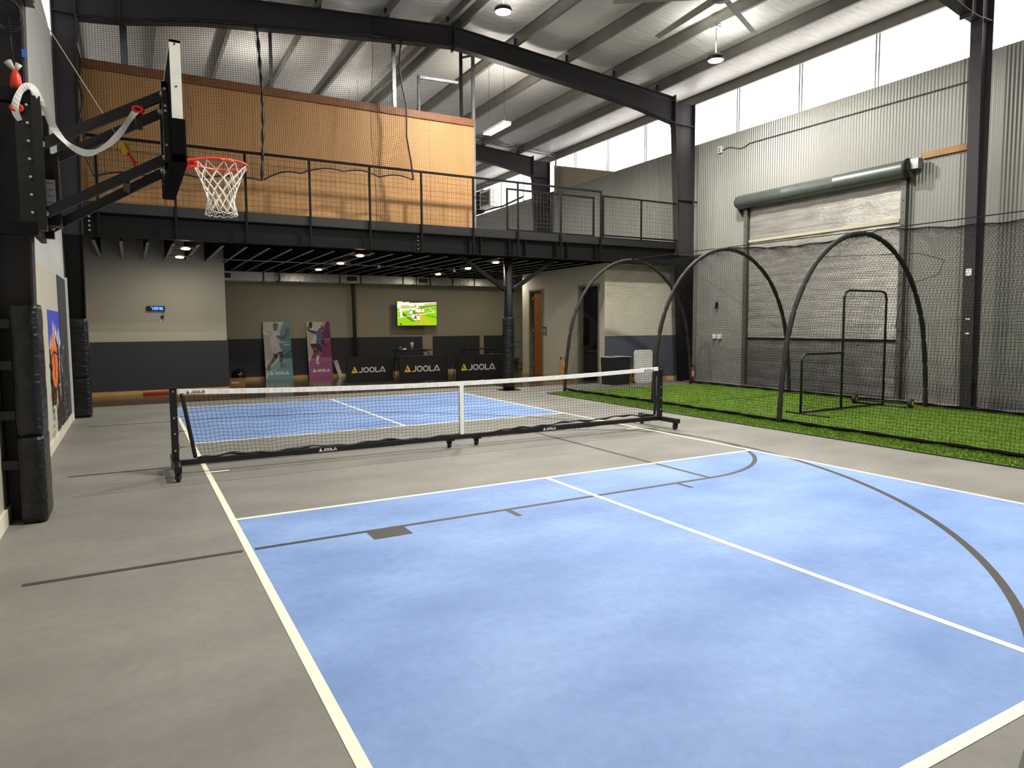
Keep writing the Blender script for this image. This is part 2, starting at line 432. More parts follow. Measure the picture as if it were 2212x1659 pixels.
# portal frames: tapered I columns and rafters
DROT = [(0, 7.69), (.9, 7.61), (3.64, 7.33), (5.17, 7.15), (6.42, 6.92), (7.1, 6.85)]
def rbot(x):
    d = abs(x-RIDGE)
    for (a, za), (c, zc) in zip(DROT, DROT[1:]):
        if a <= d <= c: return za+(zc-za)*(d-a)/(c-a)
    return DROT[-1][1]
def rafter(y):
    b = MB(); x0, x1 = -1.225, 12.28 if y > 0 else 12.62; N = 60
    X = [x0+(x1-x0)*i/N for i in range(N+1)]; X = sorted(set(X+[RIDGE]))
    for a, c in zip(X, X[1:]):
        for (za, zc, t) in ((rtop(a), rtop(c), -.016), (rbot(a), rbot(c), .016)):
            P = [(a, y-.1, za), (c, y-.1, zc), (c, y+.1, zc), (a, y+.1, za)]
            Q = [(p[0], p[1], p[2]+t) for p in P]
            b.quad(*P); b.quad(*Q); b.quad(P[0], P[1], Q[1], Q[0]); b.quad(P[3], P[2], Q[2], Q[3])
        b.quad((a, y-.006, rbot(a)), (c, y-.006, rbot(c)), (c, y-.006, rtop(c)), (a, y-.006, rtop(a)))
        b.quad((a, y+.006, rbot(a)), (c, y+.006, rbot(c)), (c, y+.006, rtop(c)), (a, y+.006, rtop(a)))
    for x in PX[:-1]+PXL[:-1]: b.box(x-.06, x+.06, y-.104, y-.096, rtop(x)-.02, rtop(x)+.17)
    for x in (RIDGE, 12.28, -.58): b.box(x-.012, x+.012, y-.105, y+.105, rbot(x)-.06, rtop(x)+.06)
    return b
def column(side, y, zsplit=None):
    b = MB(); s = 1 if side == 'right' else -1
    xo = 12.98 if s > 0 else -1.58
    def xin(z): return (12.62-.047*z if s > 0 else -1.34+.017*z) if True else 0
    top = rtop(xo)-.02
    if s < 0: xin = lambda z: -1.355+.017*z
    if s > 0 and y < 0: xin = lambda z: 12.8-.025*z
    zs = [0, top] if not zsplit else [0, zsplit, top]
    for i, (z0, z1) in enumerate(zip(zs, zs[1:])):
        b.k = (1 if (zsplit and i == 0) else 0)
        b.prism([(xo, z0), (xin(z0), z0), (xin(z1), z1), (xo, z1)], lambda p, q, h: (p, h, q), y-.006, y+.006)
        for f in (xo, None):
            a0, a1 = (f, f) if f is not None else (xin(z0), xin(z1))
            b.prism([(a0-.008, z0), (a0+.008, z0), (a1+.008, z1), (a1-.008, z1)], lambda p, q, h: (p, h, q), y-.1, y+.1)
    b.k = 0
    for z in (6.92, ):
        b.box(min(xo, xin(z)), max(xo, xin(z)), y-.09, y+.09, z-.008, z+.008)
    b.box(min(xo, xin(0))-.04, max(xo, xin(0))+.04, y-.13, y+.13, 0, .02)
    return b
for y, where in ((-1.15, 'nearest the camera'), (6.2, 'over the mezzanine edge'), (13.55, 'behind the plywood wall')):
    solo('steel_rafter', rafter(y), STEEL, 'dark grey tapered steel rafter %s' % where, 'rafter', 'portal frame rafters')
solo('steel_column', column('left', -1.15), STEEL, 'dark grey tapered steel column carrying the basketball hoop', 'column')
solo('steel_column', column('right', -1.15), STEEL, 'dark grey steel column right of the rolled door', 'column')
solo('steel_column', column('left', 6.2, 3.2), [STEEL, BLACK], 'left steel column at the mezzanine, grey above and black below', 'column')
solo('steel_column', column('right', 6.2, 3.45), [STEEL, BLACK], 'right steel column at the mezzanine end, grey above and black below', 'column')
solo('steel_column', column('right', 13.55), STEEL, 'far dark grey tapered column seen above the mezzanine railing', 'column')

# left wall lower lining
b = MB(); b.box(XL-.01, XL+.035, Y0, 4.35, 0, 2.38); struct('wall_left_lower', b, LTAN)
b = MB(); b.box(XL-.01, XL+.045, 4.35, 5.72, .0, 2.38); struct('wall_left_dark_panel', b, MAT_)
b = MB(); b.box(XL-.01, XL+.075, 5.72, 5.80, 0, 2.42); struct('trim_3', b, WHITE)
b = MB(); b.box(XL+.02, XL+.06, Y0, 5.95, 0, .13); struct('baseboard_left', b, mat('baseboard_cream', (222, 216, 198), .5))
# partition at the left under the mezzanine
b = MB(); b.box(XL-.05, 1.43, 10.2, 10.35, 0, 3.62); b.box(1.33, 1.43, 10.35, YP, 0, 3.62); struct('wall_partition', b, LTAN)
b = MB(); b.box(XL, 1.445, 10.165, 10.2, .1, 1.245); b.box(1.43, 1.46, 10.2, YP, .1, 1.245); struct('trim_4', b, MAT_)
b = MB(); b.box(XL, 1.45, 10.17, 10.2, 0, .1); struct('baseboard_partition', b, PINE)
# back wall under the mezzanine
b = MB(); b.box(1.43, XR, YP, YP+.12, 0, 3.62); struct('wall_under_mezzanine', b, TAN)
for i, (x0, x1) in enumerate(((1.46, 5.47), (5.475, 7.79), (8.17, 9.90), (10.08, 10.95))):
    b = MB(); b.box(x0, x1, YP-.035, YP, .1, 1.22); struct('trim_%d' % (i+5), b, MAT_)
b = MB(); b.box(1.46, 10.95, YP-.03, YP, 0, .1); struct('baseboard_back', b, PINE)
# restroom block
XW = 10.37
b = MB()
def wallx(mb, x0, x1, y0, y1, zt, holes):
    y = y0
    for h0, h1, hz in holes:
        mb.box(x0, x1, y, h0, 0, zt); mb.box(x0, x1, h0, h1, hz, zt); y = h1
    mb.box(x0, x1, y, y1, 0, zt)
wallx(b, XW, XW+.1, 6.751, 10.899, 3.24, [(6.86, 7.86, 2.68), (9.76, 10.56, 2.68)])
b.box(XW, XR-.03, 10.9, 11.0, 0, 3.24)
struct('wall_restroom_side', b, LTAN)
b = MB(); b.box(XW, XR-.03, 6.65, 6.75, 0, 3.24); struct('wall_restroom_front', b, LTAN)
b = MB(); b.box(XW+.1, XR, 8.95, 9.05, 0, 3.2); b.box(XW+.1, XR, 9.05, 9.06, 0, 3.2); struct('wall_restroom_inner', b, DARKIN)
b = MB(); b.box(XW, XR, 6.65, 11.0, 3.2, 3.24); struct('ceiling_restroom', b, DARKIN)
b = MB(); b.box(XW-.025, XW, 6.65, 6.8, 0, .1); b.box(XW-.025, XW, 7.92, 9.7, 0, .1); b.box(XW-.025, XW, 10.62, 11, 0, .1); struct('baseboard_restroom_side', b, PINE)
b = MB(); b.box(XW, 12.9, 6.62, 6.65, 0, .12); struct('baseboard_restroom_front', b, PINE)
b = MB(); b.box(XW+.01, 12.9, 6.615, 6.65, .13, 1.27); struct('trim_9', b, MATB)
def door_frame(name, y0, y1, z):
    b = MB()
    for a, c in ((y0-.06, y0), (y1, y1+.06)): b.box(XW-.025, XW+.125, a, c, 0, z+.06)
    b.box(XW-.025, XW+.125, y0, y1, z, z+.06); return struct(name, b, FRAMEG)
D1 = door_frame('door_1', 9.80, 10.50, 2.62)
b = MB(); b.box(XW+.05, XW+.095, 9.82, 10.36, .01, 2.60); struct('door_leaf', b, DOORW, D1)
b = MB()
for z in (.3, 1.35, 2.35): b.cyl((XW+.03, 10.375, z), (XW+.03, 10.375, z+.1), .012)
struct('hinge', b, CHROME, D1)
D2 = door_frame('door_2', 6.92, 7.80, 2.62)
# panelled white door in the far hallway
b = MB(); b.box(11.06, 11.14, YP-.04, YP, 0, 2.1); b.box(11.95, 12.03, YP-.04, YP, 0, 2.1); b.box(11.06, 12.03, YP-.04, YP, 2.03, 2.11)
D3 = struct('door_3', b, mat('door_trim_pale', (166, 164, 146), .5))
b = MB(); b.box(11.14, 11.95, YP-.025, YP, .01, 2.03); L = struct('door_leaf', b, mat('door_pale', (158, 158, 142), .5), D3)
b = MB()
def archpanel(x0, x1, z0, z1, arch):
    P = [(x0, z0), (x1, z0)]
    if arch: P += [(x1-(x1-x0)*i/10, z1-.09+.09*sin(PI*i/10)) for i in range(11)]
    else: P += [(x1, z1), (x0, z1)]
    stroke(b, P, .03, lambda a, c: (a, YP-.029, c), True)
archpanel(11.27, 11.83, .98, 1.88, True); archpanel(11.27, 11.83, .2, .8, False)
struct('door_moulding', b, mat('door_moulding_pale', (120, 118, 104), .5), D3)
b = MB(); b.box(11.16, 11.22, YP-.045, YP-.025, .85, 1.05); b.ball((11.19, YP-.08, .92), .03, 8); struct('door_handle', b, BLACKP, D3)
b = MB(); b.box(XW, XR, YP-.03, YP, 0, .1) ; 

# ================================================================== MEZZANINE
def ibeam(x0, x1, y, z0, z1, fw=.2):
    b = MB(); b.box(x0, x1, y-.006, y+.006, z0, z1); b.box(x0, x1, y-fw/2, y+fw/2, z0, z0+.016); b.box(x0, x1, y-fw/2, y+fw/2, z1-.016, z1)
    return b
YBM = 6.3
BEAM = thing('mezzanine_beam', 'long black steel I-beam along the mezzanine front edge', 'beam', (5.6, YBM, 3.2))
part(BEAM, 'beam', ibeam(-1.3, 12.6, YBM, 3.2, 3.62), BLACK)
b = MB(); b.box(-1.3, 12.6, YBM-.1, YBM-.02, 3.62, 3.8); part(BEAM, 'deck_edge', b, mat('deck_edge_channel', (36, 35, 35), .5, .3))
for x in (6.2, 6.5, 7.25, 7.7, 8.55, 8.9, 9.75):
    b = MB(); b.box(x-.008, x+.008, YBM-.09, YBM-.006, 3.216, 3.6); part(BEAM, 'stiffener', b, BLACK)
for x, zs in ((-1.2, (3.3, 3.38, 3.46, 3.54)), (4.98, (3.27, 3.36, 3.45, 3.54)), (12.5, (3.3, 3.38, 3.46, 3.54))):
    for z in zs:
        b = MB(); b.tube([(x, YBM-.006, z), (x, YBM-.03, z)], .018, 8); part(BEAM, 'bolt', b, CHROME)
for i, x in enumerate([-1.16+.431*k for k in range(28)]):
    zb = 3.26 if x > 10.3 else 3.14; ye = 10.18 if x < 1.45 else YP-.02
    b = MB(); b.box(x-.025, x+.025, 6.42, ye, zb, zb+.008); b.k = 1; b.box(x-.004, x+.004, 6.42, ye, zb+.007, 3.62); b.box(x-.025, x+.025, 6.42, ye, 3.61, 3.62)
    solo('floor_joist', b, [mat('joist_grey', (150, 146, 136), .55, .2), mat('joist_web_black', (13, 13, 12), .9, spec=.1)], 'grey steel joist under the mezzanine, %s counting from the left wall' % ordinal(i), 'joist', 'mezzanine floor joists')
b = MB(); b.box(XL+.03, XR-.03, 6.41, 13.16, 3.63, 3.79); solo('mezzanine_deck', b, mat('deck_black', (12, 12, 11), .8), 'dark flat deck of the mezzanine above the joists', 'deck')
# centre post with brace arms and padding
T = thing('support_post', 'round black post with padded base holding up the mezzanine', 'post', (7.34, 6.5, 0))
b = MB(); b.cyl((7.34, 6.45, 0), (7.34, 6.45, 3.2), .105, 24); part(T, 'post', b, BLACK, True)
b = MB(); b.box(7.12, 7.56, 6.24, 6.66, 0, .02); part(T, 'base_plate', b, BLACK)
b = MB(); b.box(7.08, 7.6, 6.3, 6.6, 3.17, 3.2); part(T, 'top_plate', b, BLACK)
pr = [(.108, 1.76), (.14, 1.765), (.146, 1.74)]+[(.146+.004*sin(i*1.7), 1.7-i*.08) for i in range(21)]+[(.14, .03), (.105, .025)]
b = MB(); b.lathe(pr, (7.34, 6.45, 0), 28); part(T, 'pad', b, VINYL, True)
for s, xa in ((-1, 6.02), (1, 8.62)):
    b = MB(); b.bar((7.34+s*.1, 6.4, 2.42), (xa, 6.4, 3.19), .09, .09); part(T, 'brace', b, BLACK)
# railing with welded wire mesh
YR = 6.17
T = thing('mezzanine_railing', 'long black railing with wire mesh in front of the plywood wall', 'railing', (4.4, YR, 3.2))
xs_ = [-1.05, .18, 1.41, 2.63, 3.87, 5.03, 6.29, 7.46, 8.67, 9.88]
for x in xs_:
    b = MB(); b.box(x-.02, x+.02, YR-.02, YR+.02, 3.2, 4.93); part(T, 'post', b, BLACK)
b = MB(); b.box(-1.22, 9.9, YR-.022, YR+.022, 4.9, 4.945); part(T, 'top_rail', b, BLACK)
def wiremesh(x0, x1, z0, z1, y, px=.102, pz=.102, r=.0022):
    b = MB(); k = int((x1-x0)/px)
    for i in range(k+1): b.tube([(x0+i*px, y, z0), (x0+i*px+.006*sin(i), y, z1)], r, 4, caps=False)
    k = int((z1-z0)/pz)
    for i in range(k+1): b.tube([(x0, y-.003, z0+i*pz), ((x0+x1)/2, y-.003, z0+i*pz+.008*sin(i*2)), (x1, y-.003, z0+i*pz)], r, 4, caps=False)
    return b
for a, c in zip([-1.22]+xs_, xs_): part(T, 'wire_mesh', wiremesh(a+.03, c-.02, 3.82, 4.9, YR+.035), WIRE)
T = thing('mezzanine_railing', 'short lower black railing with wire mesh at the right column', 'railing', (11.2, YR, 3.8))
for x in (9.95, 11.19, 12.46):
    b = MB(); b.box(x-.02, x+.02, YR-.02, YR+.02, 3.66 if x > 12 else 3.8, 4.84 if x < 12 else 4.94); part(T, 'post', b, BLACK)
for z in (3.84, 4.82):
    b = MB(); b.box(9.9, 12.46, YR-.018, YR+.018, z-.018, z+.018); part(T, 'rail', b, BLACK)
part(T, 'wire_mesh', wiremesh(9.97, 12.44, 3.86, 4.8, YR+.03), WIRE)
b = MB(); b.box(12.46, 13.15, YR-.02, YR+.02, 4.9, 4.94); part(T, 'top_arm', b, BLACK)
T = thing('sliding_gate', 'black mesh gate frame standing just behind the mezzanine railing', 'gate', (8.6, 6.52, 3.8))
for x in (7.36, 8.62, 9.9):
    b = MB(); b.box(x-.02, x+.02, 6.5, 6.54, 3.82, 4.85); part(T, 'stile', b, BLACK)
for z in (3.86, 4.83):
    b = MB(); b.box(7.36, 9.9, 6.5, 6.54, z-.02, z+.02); part(T, 'rail', b, BLACK)
part(T, 'wire_mesh', wiremesh(7.38, 9.88, 3.88, 4.81, 6.52), GALV)
# plywood wall along the mezzanine front
T = thing('plywood_wall', 'tall plywood sheet wall with a cap board behind the mezzanine railing', 'plywood wall', (2.6, 6.66, 3.8))
seams = [-1.55, .55, 2.99, 5.43, 6.55]
for a, c in zip(seams, seams[1:]):
    b = MB(); b.box(a+.003, c-.003, 6.63, 6.65, 3.8, 6.22); part(T, 'plywood_sheet', b, PLY)
b = MB(); b.box(-1.55, 6.55, 6.60, 6.68, 6.2, 6.36); part(T, 'cap_board', b, CAP)
b = MB(); b.box(6.5, 6.55, 6.65, 7.6, 3.8, 6.3); part(T, 'end_sheet', b, PLY)
for i, (x, w) in enumerate(((-.53, .12), (2.06, .06), (4.66, .08), (6.29, .06), (6.6, .07))):
    b = MB(); zt = rtop(x)+.2
    b.box(x-w/2, x+w/2, 6.72, 6.73, 3.8, zt); b.box(x-w/2, x-w/2+.006, 6.73, 6.78, 3.8, zt); b.box(x+w/2-.006, x+w/2, 6.73, 6.78, 3.8, zt)
    solo('metal_stud', b, BLACK if i == 3 else GALV, ['wide galvanised stud above the plywood near the left column', 'narrow galvanised stud above the plywood left of the net seam', 'galvanised stud rising behind the right rope edge of the hanging net', 'black steel post at the right end of the plywood wall', 'bright galvanised post beside the black post at plywood end'][i], 'stud', 'studs above the plywood')
b = MB(); b.cyl((5.32, 6.95, 3.8), (5.32, 6.95, 7.25), .035, 10); b.bar((5.32, 6.95, 7.22), (6.25, 6.82, 7.2), .05, .06)
solo('pipe_stand', b, GALV, 'galvanised post with an angled arm above the plywood top', 'post')
b = MB(); b.bar((6.29, 6.76, 7.75), (6.6, 6.76, 7.86), .03, .05); solo('tie_bracket', b, GALV, 'short galvanised tie joining the two posts at plywood end', 'bracket')
print('setting done')

# ================================================================== LAMPS
def area_light(name, loc, size, watts, color, parent, shape='DISK', rot=(0, 0, 0), sy=None, spread=PI):
    d = bpy.data.lights.new(name, 'AREA'); d.shape = shape; d.size = size; d.energy = watts; d.color = color; d.spread = spread
    if sy: d.size_y = sy
    o = bpy.data.objects.new(name, d); COL.objects.link(o); o.parent = parent; o.location = Vector(loc)-parent.location; o.rotation_euler = rot; return o
LENS = glow('lamp_lens', (255, 246, 226), 14)
LENS2 = glow('downlight_lens', (255, 246, 228), 20)
def highbay(x, y, z, label):
    T = thing('high_bay_lamp', label, 'lamp', (x, y, z), group='round high-bay lamps'); zt = rtop(x)+.01
    b = MB(); b.lathe([(.001, .14), (.06, .14), (.08, .10), (.15, .09), (.17, .05), (.17, .0), (.16, -.01), (.158, .0)], (x, y, z), 28); part(T, 'housing', b, BLACKP, True)
    b = MB(); b.lathe([(.001, .0), (.158, .0), (.15, -.012), (.001, -.016)], (x, y, z), 28); part(T, 'lens', b, LENS, True)
    b = MB(); b.cyl((x, y, z+.13), (x, y, zt-.03), .011, 10); part(T, 'stem', b, GALV, True)
    b = MB(); b.box(x-.07, x+.07, y-.06, y+.06, zt-.04, zt); b.box(x-.03, x+.03, y-.12, y+.12, zt-.02, zt); part(T, 'mount_box', b, GALV)
    area_light('high_bay_light', (x, y, z-.04), .32, HIGHBAY, (1, .96, .89), T)
    area_light('added_roof_fill', (x, y, z+.16), .3, HIGHBAY*.06, (1, .96, .89), T, rot=(PI, 0, 0))  # added upward light, only there to brighten the roof liner
highbay(5.97, 4.1, 7.68, 'round high-bay lamp up at the roof ridge near the top edge')
highbay(10.27, 2.72, 7.07, 'round high-bay lamp hung on a thin pipe near the strip window')
for x, y in ((7.4, -5.0), (3.0, -3.4)):  # unseen lamps added to light the court floor
    highbay(x, y, rtop(x)-.5, 'added unseen round high-bay lamp that brightens the court')
def downlight(x, y, i):
    names = ['front lamp of the pair above the wall clock', 'rear lamp of the pair above the wall clock', 'front lamp of the row of three left of the post', 'middle lamp of the row of three left of the post',
             'rear lamp of the row of three left of the post', 'middle small lamp just left of the brace', 'rear small lamp above the television', 'front small lamp beside the support post', 'small lamp seen right of the support post']
    T = thing('downlight', 'small round white %s' % names[i], 'lamp', (x, y, 3.12), group='small lamps under the mezzanine'); z = 3.12
    b = MB(); b.box(x-.24, x+.24, y-.05, y+.05, z, z+.03); part(T, 'mounting_board', b, mat('lamp_board', (112, 88, 58), .6))
    b = MB(); b.lathe([(.001, -.022), (.07, -.02), (.085, 0.), (.001, .001)], (x, y, z), 20); part(T, 'lens', b, LENS2, True)
    area_light('downlight_light', (x, y, z-.03), .14, DOWNLIGHT, (1, .92, .78), T)
for i, (x, y) in enumerate(((.37, 6.95), (.37, 8.8), (3.82, 6.8), (3.93, 8.8), (3.9, 10.9), (7.42, 8.85), (7.5, 11.1), (7.27, 6.95), (10.0, 11.2))): downlight(x, y, i)
T = thing('linear_lamp', 'bright rectangular fluorescent lamp hanging over the mezzanine', 'lamp', (7.62, 7.5, 6.5))
b = MB(); b.rbox(7.50, 7.74, 6.95, 8.05, 6.5, 6.56, .02); part(T, 'housing', b, WHITE)
for k in range(4):
    b = MB(); x = 7.53+k*.06; b.cyl((x, 6.98, 6.49), (x, 8.02, 6.49), .018, 8); part(T, 'tube', b, LENS, True)
for y in (7.1, 7.9):
    b = MB(); b.cyl((7.62, y, 6.56), (7.62, y, roofz(7.62)-.01), .004, 6); part(T, 'wire', b, WIRE)
area_light('linear_light', (7.62, 7.5, 6.46), .24, TROFFER*1.3, (1, .95, .85), T, 'RECTANGLE', sy=1.1)
area_light('added_liner_fill', (7.62, 7.5, 6.6), .24, TROFFER*.32, (1, .95, .85), T, 'RECTANGLE', (PI, 0, 0), sy=1.1)  # added upward fill for the liner over the mezzanine
T = thing('linear_lamp', 'bright fluorescent lamp mostly hidden behind the plywood top left', 'lamp', (2.3, 9.2, 6.75))
b = MB(); b.rbox(2.0, 2.5, 9.0, 9.24, 6.75, 6.81, .02); part(T, 'housing', b, WHITE)
b = MB(); b.box(2.02, 2.48, 9.02, 9.22, 6.735, 6.75); part(T, 'diffuser', b, LENS)
area_light('linear_light', (2.25, 9.12, 6.7), .3, TROFFER*.6, (1, .95, .85), T, 'RECTANGLE', sy=.5)
area_light('added_liner_fill', (2.25, 9.12, 6.84), .3, TROFFER*.12, (1, .95, .85), T, 'RECTANGLE', (PI, 0, 0), sy=.5)  # added fill aimed up at the liner behind the plywood
for y in (9.05, 9.19):
    b = MB(); b.cyl((2.25, y, 6.81), (2.25, y, roofz(2.25)-.01), .004, 6); part(T, 'wire', b, WIRE)
T = thing('linear_lamp', 'added unseen fluorescent lamp behind the plywood, brightening the right wall', 'lamp', (5.0, 11, 6.8))  # unseen lamp added to brighten the right wall above the mezzanine
b = MB(); b.rbox(4.88, 5.12, 10.45, 11.55, 6.8, 6.86, .02); part(T, 'housing', b, WHITE)
b = MB(); b.box(4.9, 5.1, 10.47, 11.53, 6.785, 6.8); part(T, 'diffuser', b, LENS)
for y in (10.6, 11.4):
    b = MB(); b.cyl((5, y, 6.86), (5, y, roofz(5)-.01), .004, 6); part(T, 'wire', b, WIRE)
area_light('linear_light', (5.0, 11, 6.76), .24, TROFFER*3.2, (1, .95, .85), T, 'RECTANGLE', sy=1.1)
area_light('added_liner_fill', (5.0, 11, 6.9), .24, TROFFER*.12, (1, .95, .85), T, 'RECTANGLE', (PI, 0, 0), sy=1.1)  # weak upward fill added for the liner
# big ceiling fan
T = thing('ceiling_fan', 'large grey ceiling fan with long blades near the roof', 'fan', (8.47, .84, 7.2))
b = MB(); b.lathe([(.001, -.07), (.15, -.07), (.19, -.04), (.2, .03), (.17, .1), (.06, .14), (.05, .3), (.001, .3)], (8.47, .84, 7.2), 24); part(T, 'hub', b, mat('fan_hub', (120, 112, 98), .45, .4), True)
b = MB(); b.cyl((8.47, .84, 7.45), (8.47, .84, rtop(8.47)+.1), .03, 12); part(T, 'down_rod', b, GALV, True)
for k in range(6):
    a = math.radians(25+60*k); d = Vector((cos(a), sin(a), 0)); n_ = Vector((-sin(a), cos(a), 0)); c = Vector((8.47, .84, 7.2)); b = MB()
    P0, P1 = c+d*.18, c+d*1.85
    for off, t in ((.0, 0),):
        Q = [P0-n_*.07+Vector((0, 0, -.02)), P1-n_*.06+Vector((0, 0, -.015)), P1+n_*.06+Vector((0, 0, .02)), P0+n_*.07+Vector((0, 0, .03))]
        U = [q+Vector((0, 0, .012)) for q in Q]
        b.quad(*Q[::-1]); b.quad(*U)
        for i in range(4): j = (i+1) % 4; b.quad(Q[i], Q[j], U[j], U[i])
    part(T, 'blade', b, mat('fan_blade', (158, 153, 140), .45, .1))

# ================================================================== MEZZANINE NETS
def lerp_tab(tab, x):
    if x <= tab[0][0]: return tab[0][1]
    for (a, za), (c, zc) in zip(tab, tab[1:]):
        if x <= c: return za+(zc-za)*(x-a)/(c-a)
    return tab[-1][1]
NB = [(-1.22, 4.62), (-1.08, 4.2), (-.6, 4.36), (-.1, 4.3), (.5, 4.42), (1.0, 4.36), (1.7, 4.46)]
def scallop(P, d):
    o = []
    for (a, za), (c, zc) in zip(P, P[1:]):
        for k in range(6): o.append((a+(c-a)*k/6, za+(zc-za)*k/6+d*sin(PI*k/6)))
    return o+[P[-1]]
NB = scallop([(-1.22, 4.62), (-1.08, 4.2)], 0)+scallop([(-1.08, 4.2), (-.3, 4.28), (.6, 4.34), (1.7, 4.40)], .07)[1:]
NB2 = scallop([(1.74, 4.42), (2.42, 4.60), (3.3, 4.74), (4.05, 4.70), (4.8, 4.70)], .08)
RE = [(4.5, 4.80), (4.8, 4.76), (5.4, 4.66), (6.1, 4.68), (6.5, 4.60), (6.9, 4.54), (7.3, 4.56), (7.8, 4.66)]
def hang(x, z, k=0.): return (x, 6.07+.035*sin(x*2.1+z*1.3+k)+.012*sin(x*7+z*3), z)
T = thing('hanging_net', 'dense black ball-stop net hung over the left of the plywood, scalloped lower edge', 'net', (1.8, 6.07, 4.2))
def netA(u, v):
    x = -1.22+u*(1.70+1.22); z0 = lerp_tab(NB, x); z1 = rbot(x)+.03; z = z0+(z1-z0)*v
    return hang(x+.02*sin(z*6)*(1-u)*0+.05*sin(v*PI)*(u**6), z)
def netB(u, v):
    zz = 4.46+v*3.1; xr = lerp_tab(RE, zz); xl = 1.74+.05*sin(v*PI)-.1*v; x = xl+u*(xr-xl)
    z0 = lerp_tab(NB2, 1.74+u*3.04); z1 = rbot(x)+.03
    return hang(x, z0+(z1-z0)*v)
b = MB(); b.net(netA, 68, 72, 30, 24, .0029); part(T, 'netting', b, NETB)
b = MB(); b.net(netB, 70, 72, 30, 24, .0029); part(T, 'netting', b, NETB)
for fn, nm in ((netA, 'a'), (netB, 'b')):
    b = MB(); b.tube([fn(i/80, 0) for i in range(81)], .017, 6); part(T, 'edge_rope', b, BLACKP, True)
    b = MB(); b.tube([Vector(fn(i/80, 1))-Vector((0, .0, .01*sin(i*.6))) for i in range(81)], .02, 6); part(T, 'edge_rope', b, BLACKP, True)
b = MB(); b.tube([netB(1, i/40) for i in range(41)], .018, 6); part(T, 'edge_rope', b, BLACKP, True)
b = MB(); b.tube([netA(1, i/60) for i in range(61)], [.014+.022*abs(sin(i*.45)) for i in range(61)], 6); part(T, 'seam_rope', b, BLACKP, True)
b = MB(); b.tube([(-1.25+.05*abs(sin(i*PI/15)), 6.06, 4.62+i*(6.95-4.62)/60) for i in range(61)], .018, 6); part(T, 'lacing_rope', b, BLACKP, True)
T = thing('hanging_net', 'thin wide-mesh net hung from the rafter over the right mezzanine railing', 'net', (8.2, 6.04, 3.25))
def netC(u, v):
    x = 3.92+.04*sin(v*9)*(1-u)**8+u*(12.42-3.92); z0 = 3.27; z1 = rtop(x)-.1-.1*sin(u*PI*5)**2; z = z0+(z1-z0)*v
    return (x, 6.03+.03*sin(x*1.7+z), z)
b = MB(); b.net(netC, 196, 110, 60, 24, .0018); part(T, 'netting', b, NETB)
b = MB(); b.tube([netC(0, i/60) for i in range(61)], .006, 5); part(T, 'edge_rope', b, BLACKP, True)
b = MB(); b.tube([netC(i/120, 1) for i in range(121)], .007, 5); part(T, 'edge_rope', b, BLACKP, True)

# ================================================================== RIGHT WALL THINGS
T = thing('roll_up_door', 'tall closed roll-up door faced with silver foil insulation', 'roller door', (13.15, 2.3, 0))
def curtain(z0, z1, mt, nm):
    b = MB(); nz = int((z1-z0)/.02); b.sheet(lambda u, v: (13.16-.012*abs(sin((z0+v*(z1-z0))*PI/.21))**.5+.006*sin(u*31+v*9), .42+u*3.88, z0+v*(z1-z0)), 40, nz); part(T, nm, b, mt, True)
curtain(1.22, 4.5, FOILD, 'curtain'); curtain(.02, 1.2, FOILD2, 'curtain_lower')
b = MB(); b.box(13.12, 13.17, .42, 4.3, 1.19, 1.23); part(T, 'seam_bar', b, BLACK)
b = MB(); b.box(13.12, 13.17, .42, 4.3, 3.62, 3.68); part(T, 'seam_tape', b, TAN)
for y in (.33, 4.38):
    b = MB(); b.box(13.08, 13.2, y-.05, y+.05, 0, 4.55); g = part(T, 'guide_track', b, mat('guide_grey', (92, 92, 84), .5, .4))
    for k in range(18):
        c = MB(); c.cyl((13.08, y, .2+k*.24), (13.07, y, .2+k*.24), .011, 6); part(g, 'bolt', c, BLACKP)
b = MB(); b.lathe([(.001, .22), (.165, .22), (.17, .26), (.17, 1.75), (.174, 1.76), (.174, 1.79), (.17, 1.8), (.17, 3.1), (.174, 3.11), (.174, 3.14), (.17, 3.15), (.17, 4.5), (.15, 4.56), (.001, 4.56)], (13.0, 0, 4.64), 28, 1)
part(T, 'drum', b, DRUM, True)
for y, nm in ((.17, 'end_bracket'), (4.58, 'end_bracket')):
    b = MB(); b.prism([(13.2, 4.3), (13.2, 4.78), (12.92, 4.78), (12.92, 4.6)], lambda p, q, h: (p, h, q), y-.012, y+.012); part(T, nm, b, mat('bracket_rust', (96, 88, 76), .6, .3))
b = MB(); b.lathe([(.001, -.02), (.19, -.02), (.2, 0), (.19, .02), (.001, .02)], (13.0, .2, 4.64), 20, 1); part(T, 'sprocket', b, RUB)
b = MB(); b.box(12.95, 13.12, -.02, .14, 4.6, 4.8); part(T, 'gear_box', b, GALV)
solo('wooden_board', MB().box(13.15, 13.2, -.8, .02, 4.80, 4.92), mat('board_wood', (152, 108, 48), .5, 0, .15, 3), 'short orange-brown wooden board screwed high on the corrugated wall', 'board')
T = thing('electrical_outlet', 'white outlet box high on the corrugated wall below the window', 'outlet', (13.17, 5.36, 6.08))
b = MB(); b.rbox(13.14, 13.2, 5.29, 5.43, 6.08, 6.25, .01, axis=0); part(T, 'plate', b, WHITE)
for z in (6.13, 6.19):
    b = MB(); b.box(13.132, 13.14, 5.33, 5.39, z-.02, z+.02); part(T, 'socket', b, mat('socket_grey', (120, 120, 116), .5))
b = MB(); b.tube([(13.185, 5.3-i*(6.28/90), 6.13+(.05*sin(i*.5) if i < 14 else 0)-.08*(i/90)+(0 if i > 16 else -.02*sin(i/5))) for i in range(91)], .012, 6)
solo('electrical_cable', b, mat('cable_grey', (86, 86, 78), .6), 'grey cable running along the upper corrugated wall to the column', 'cable')
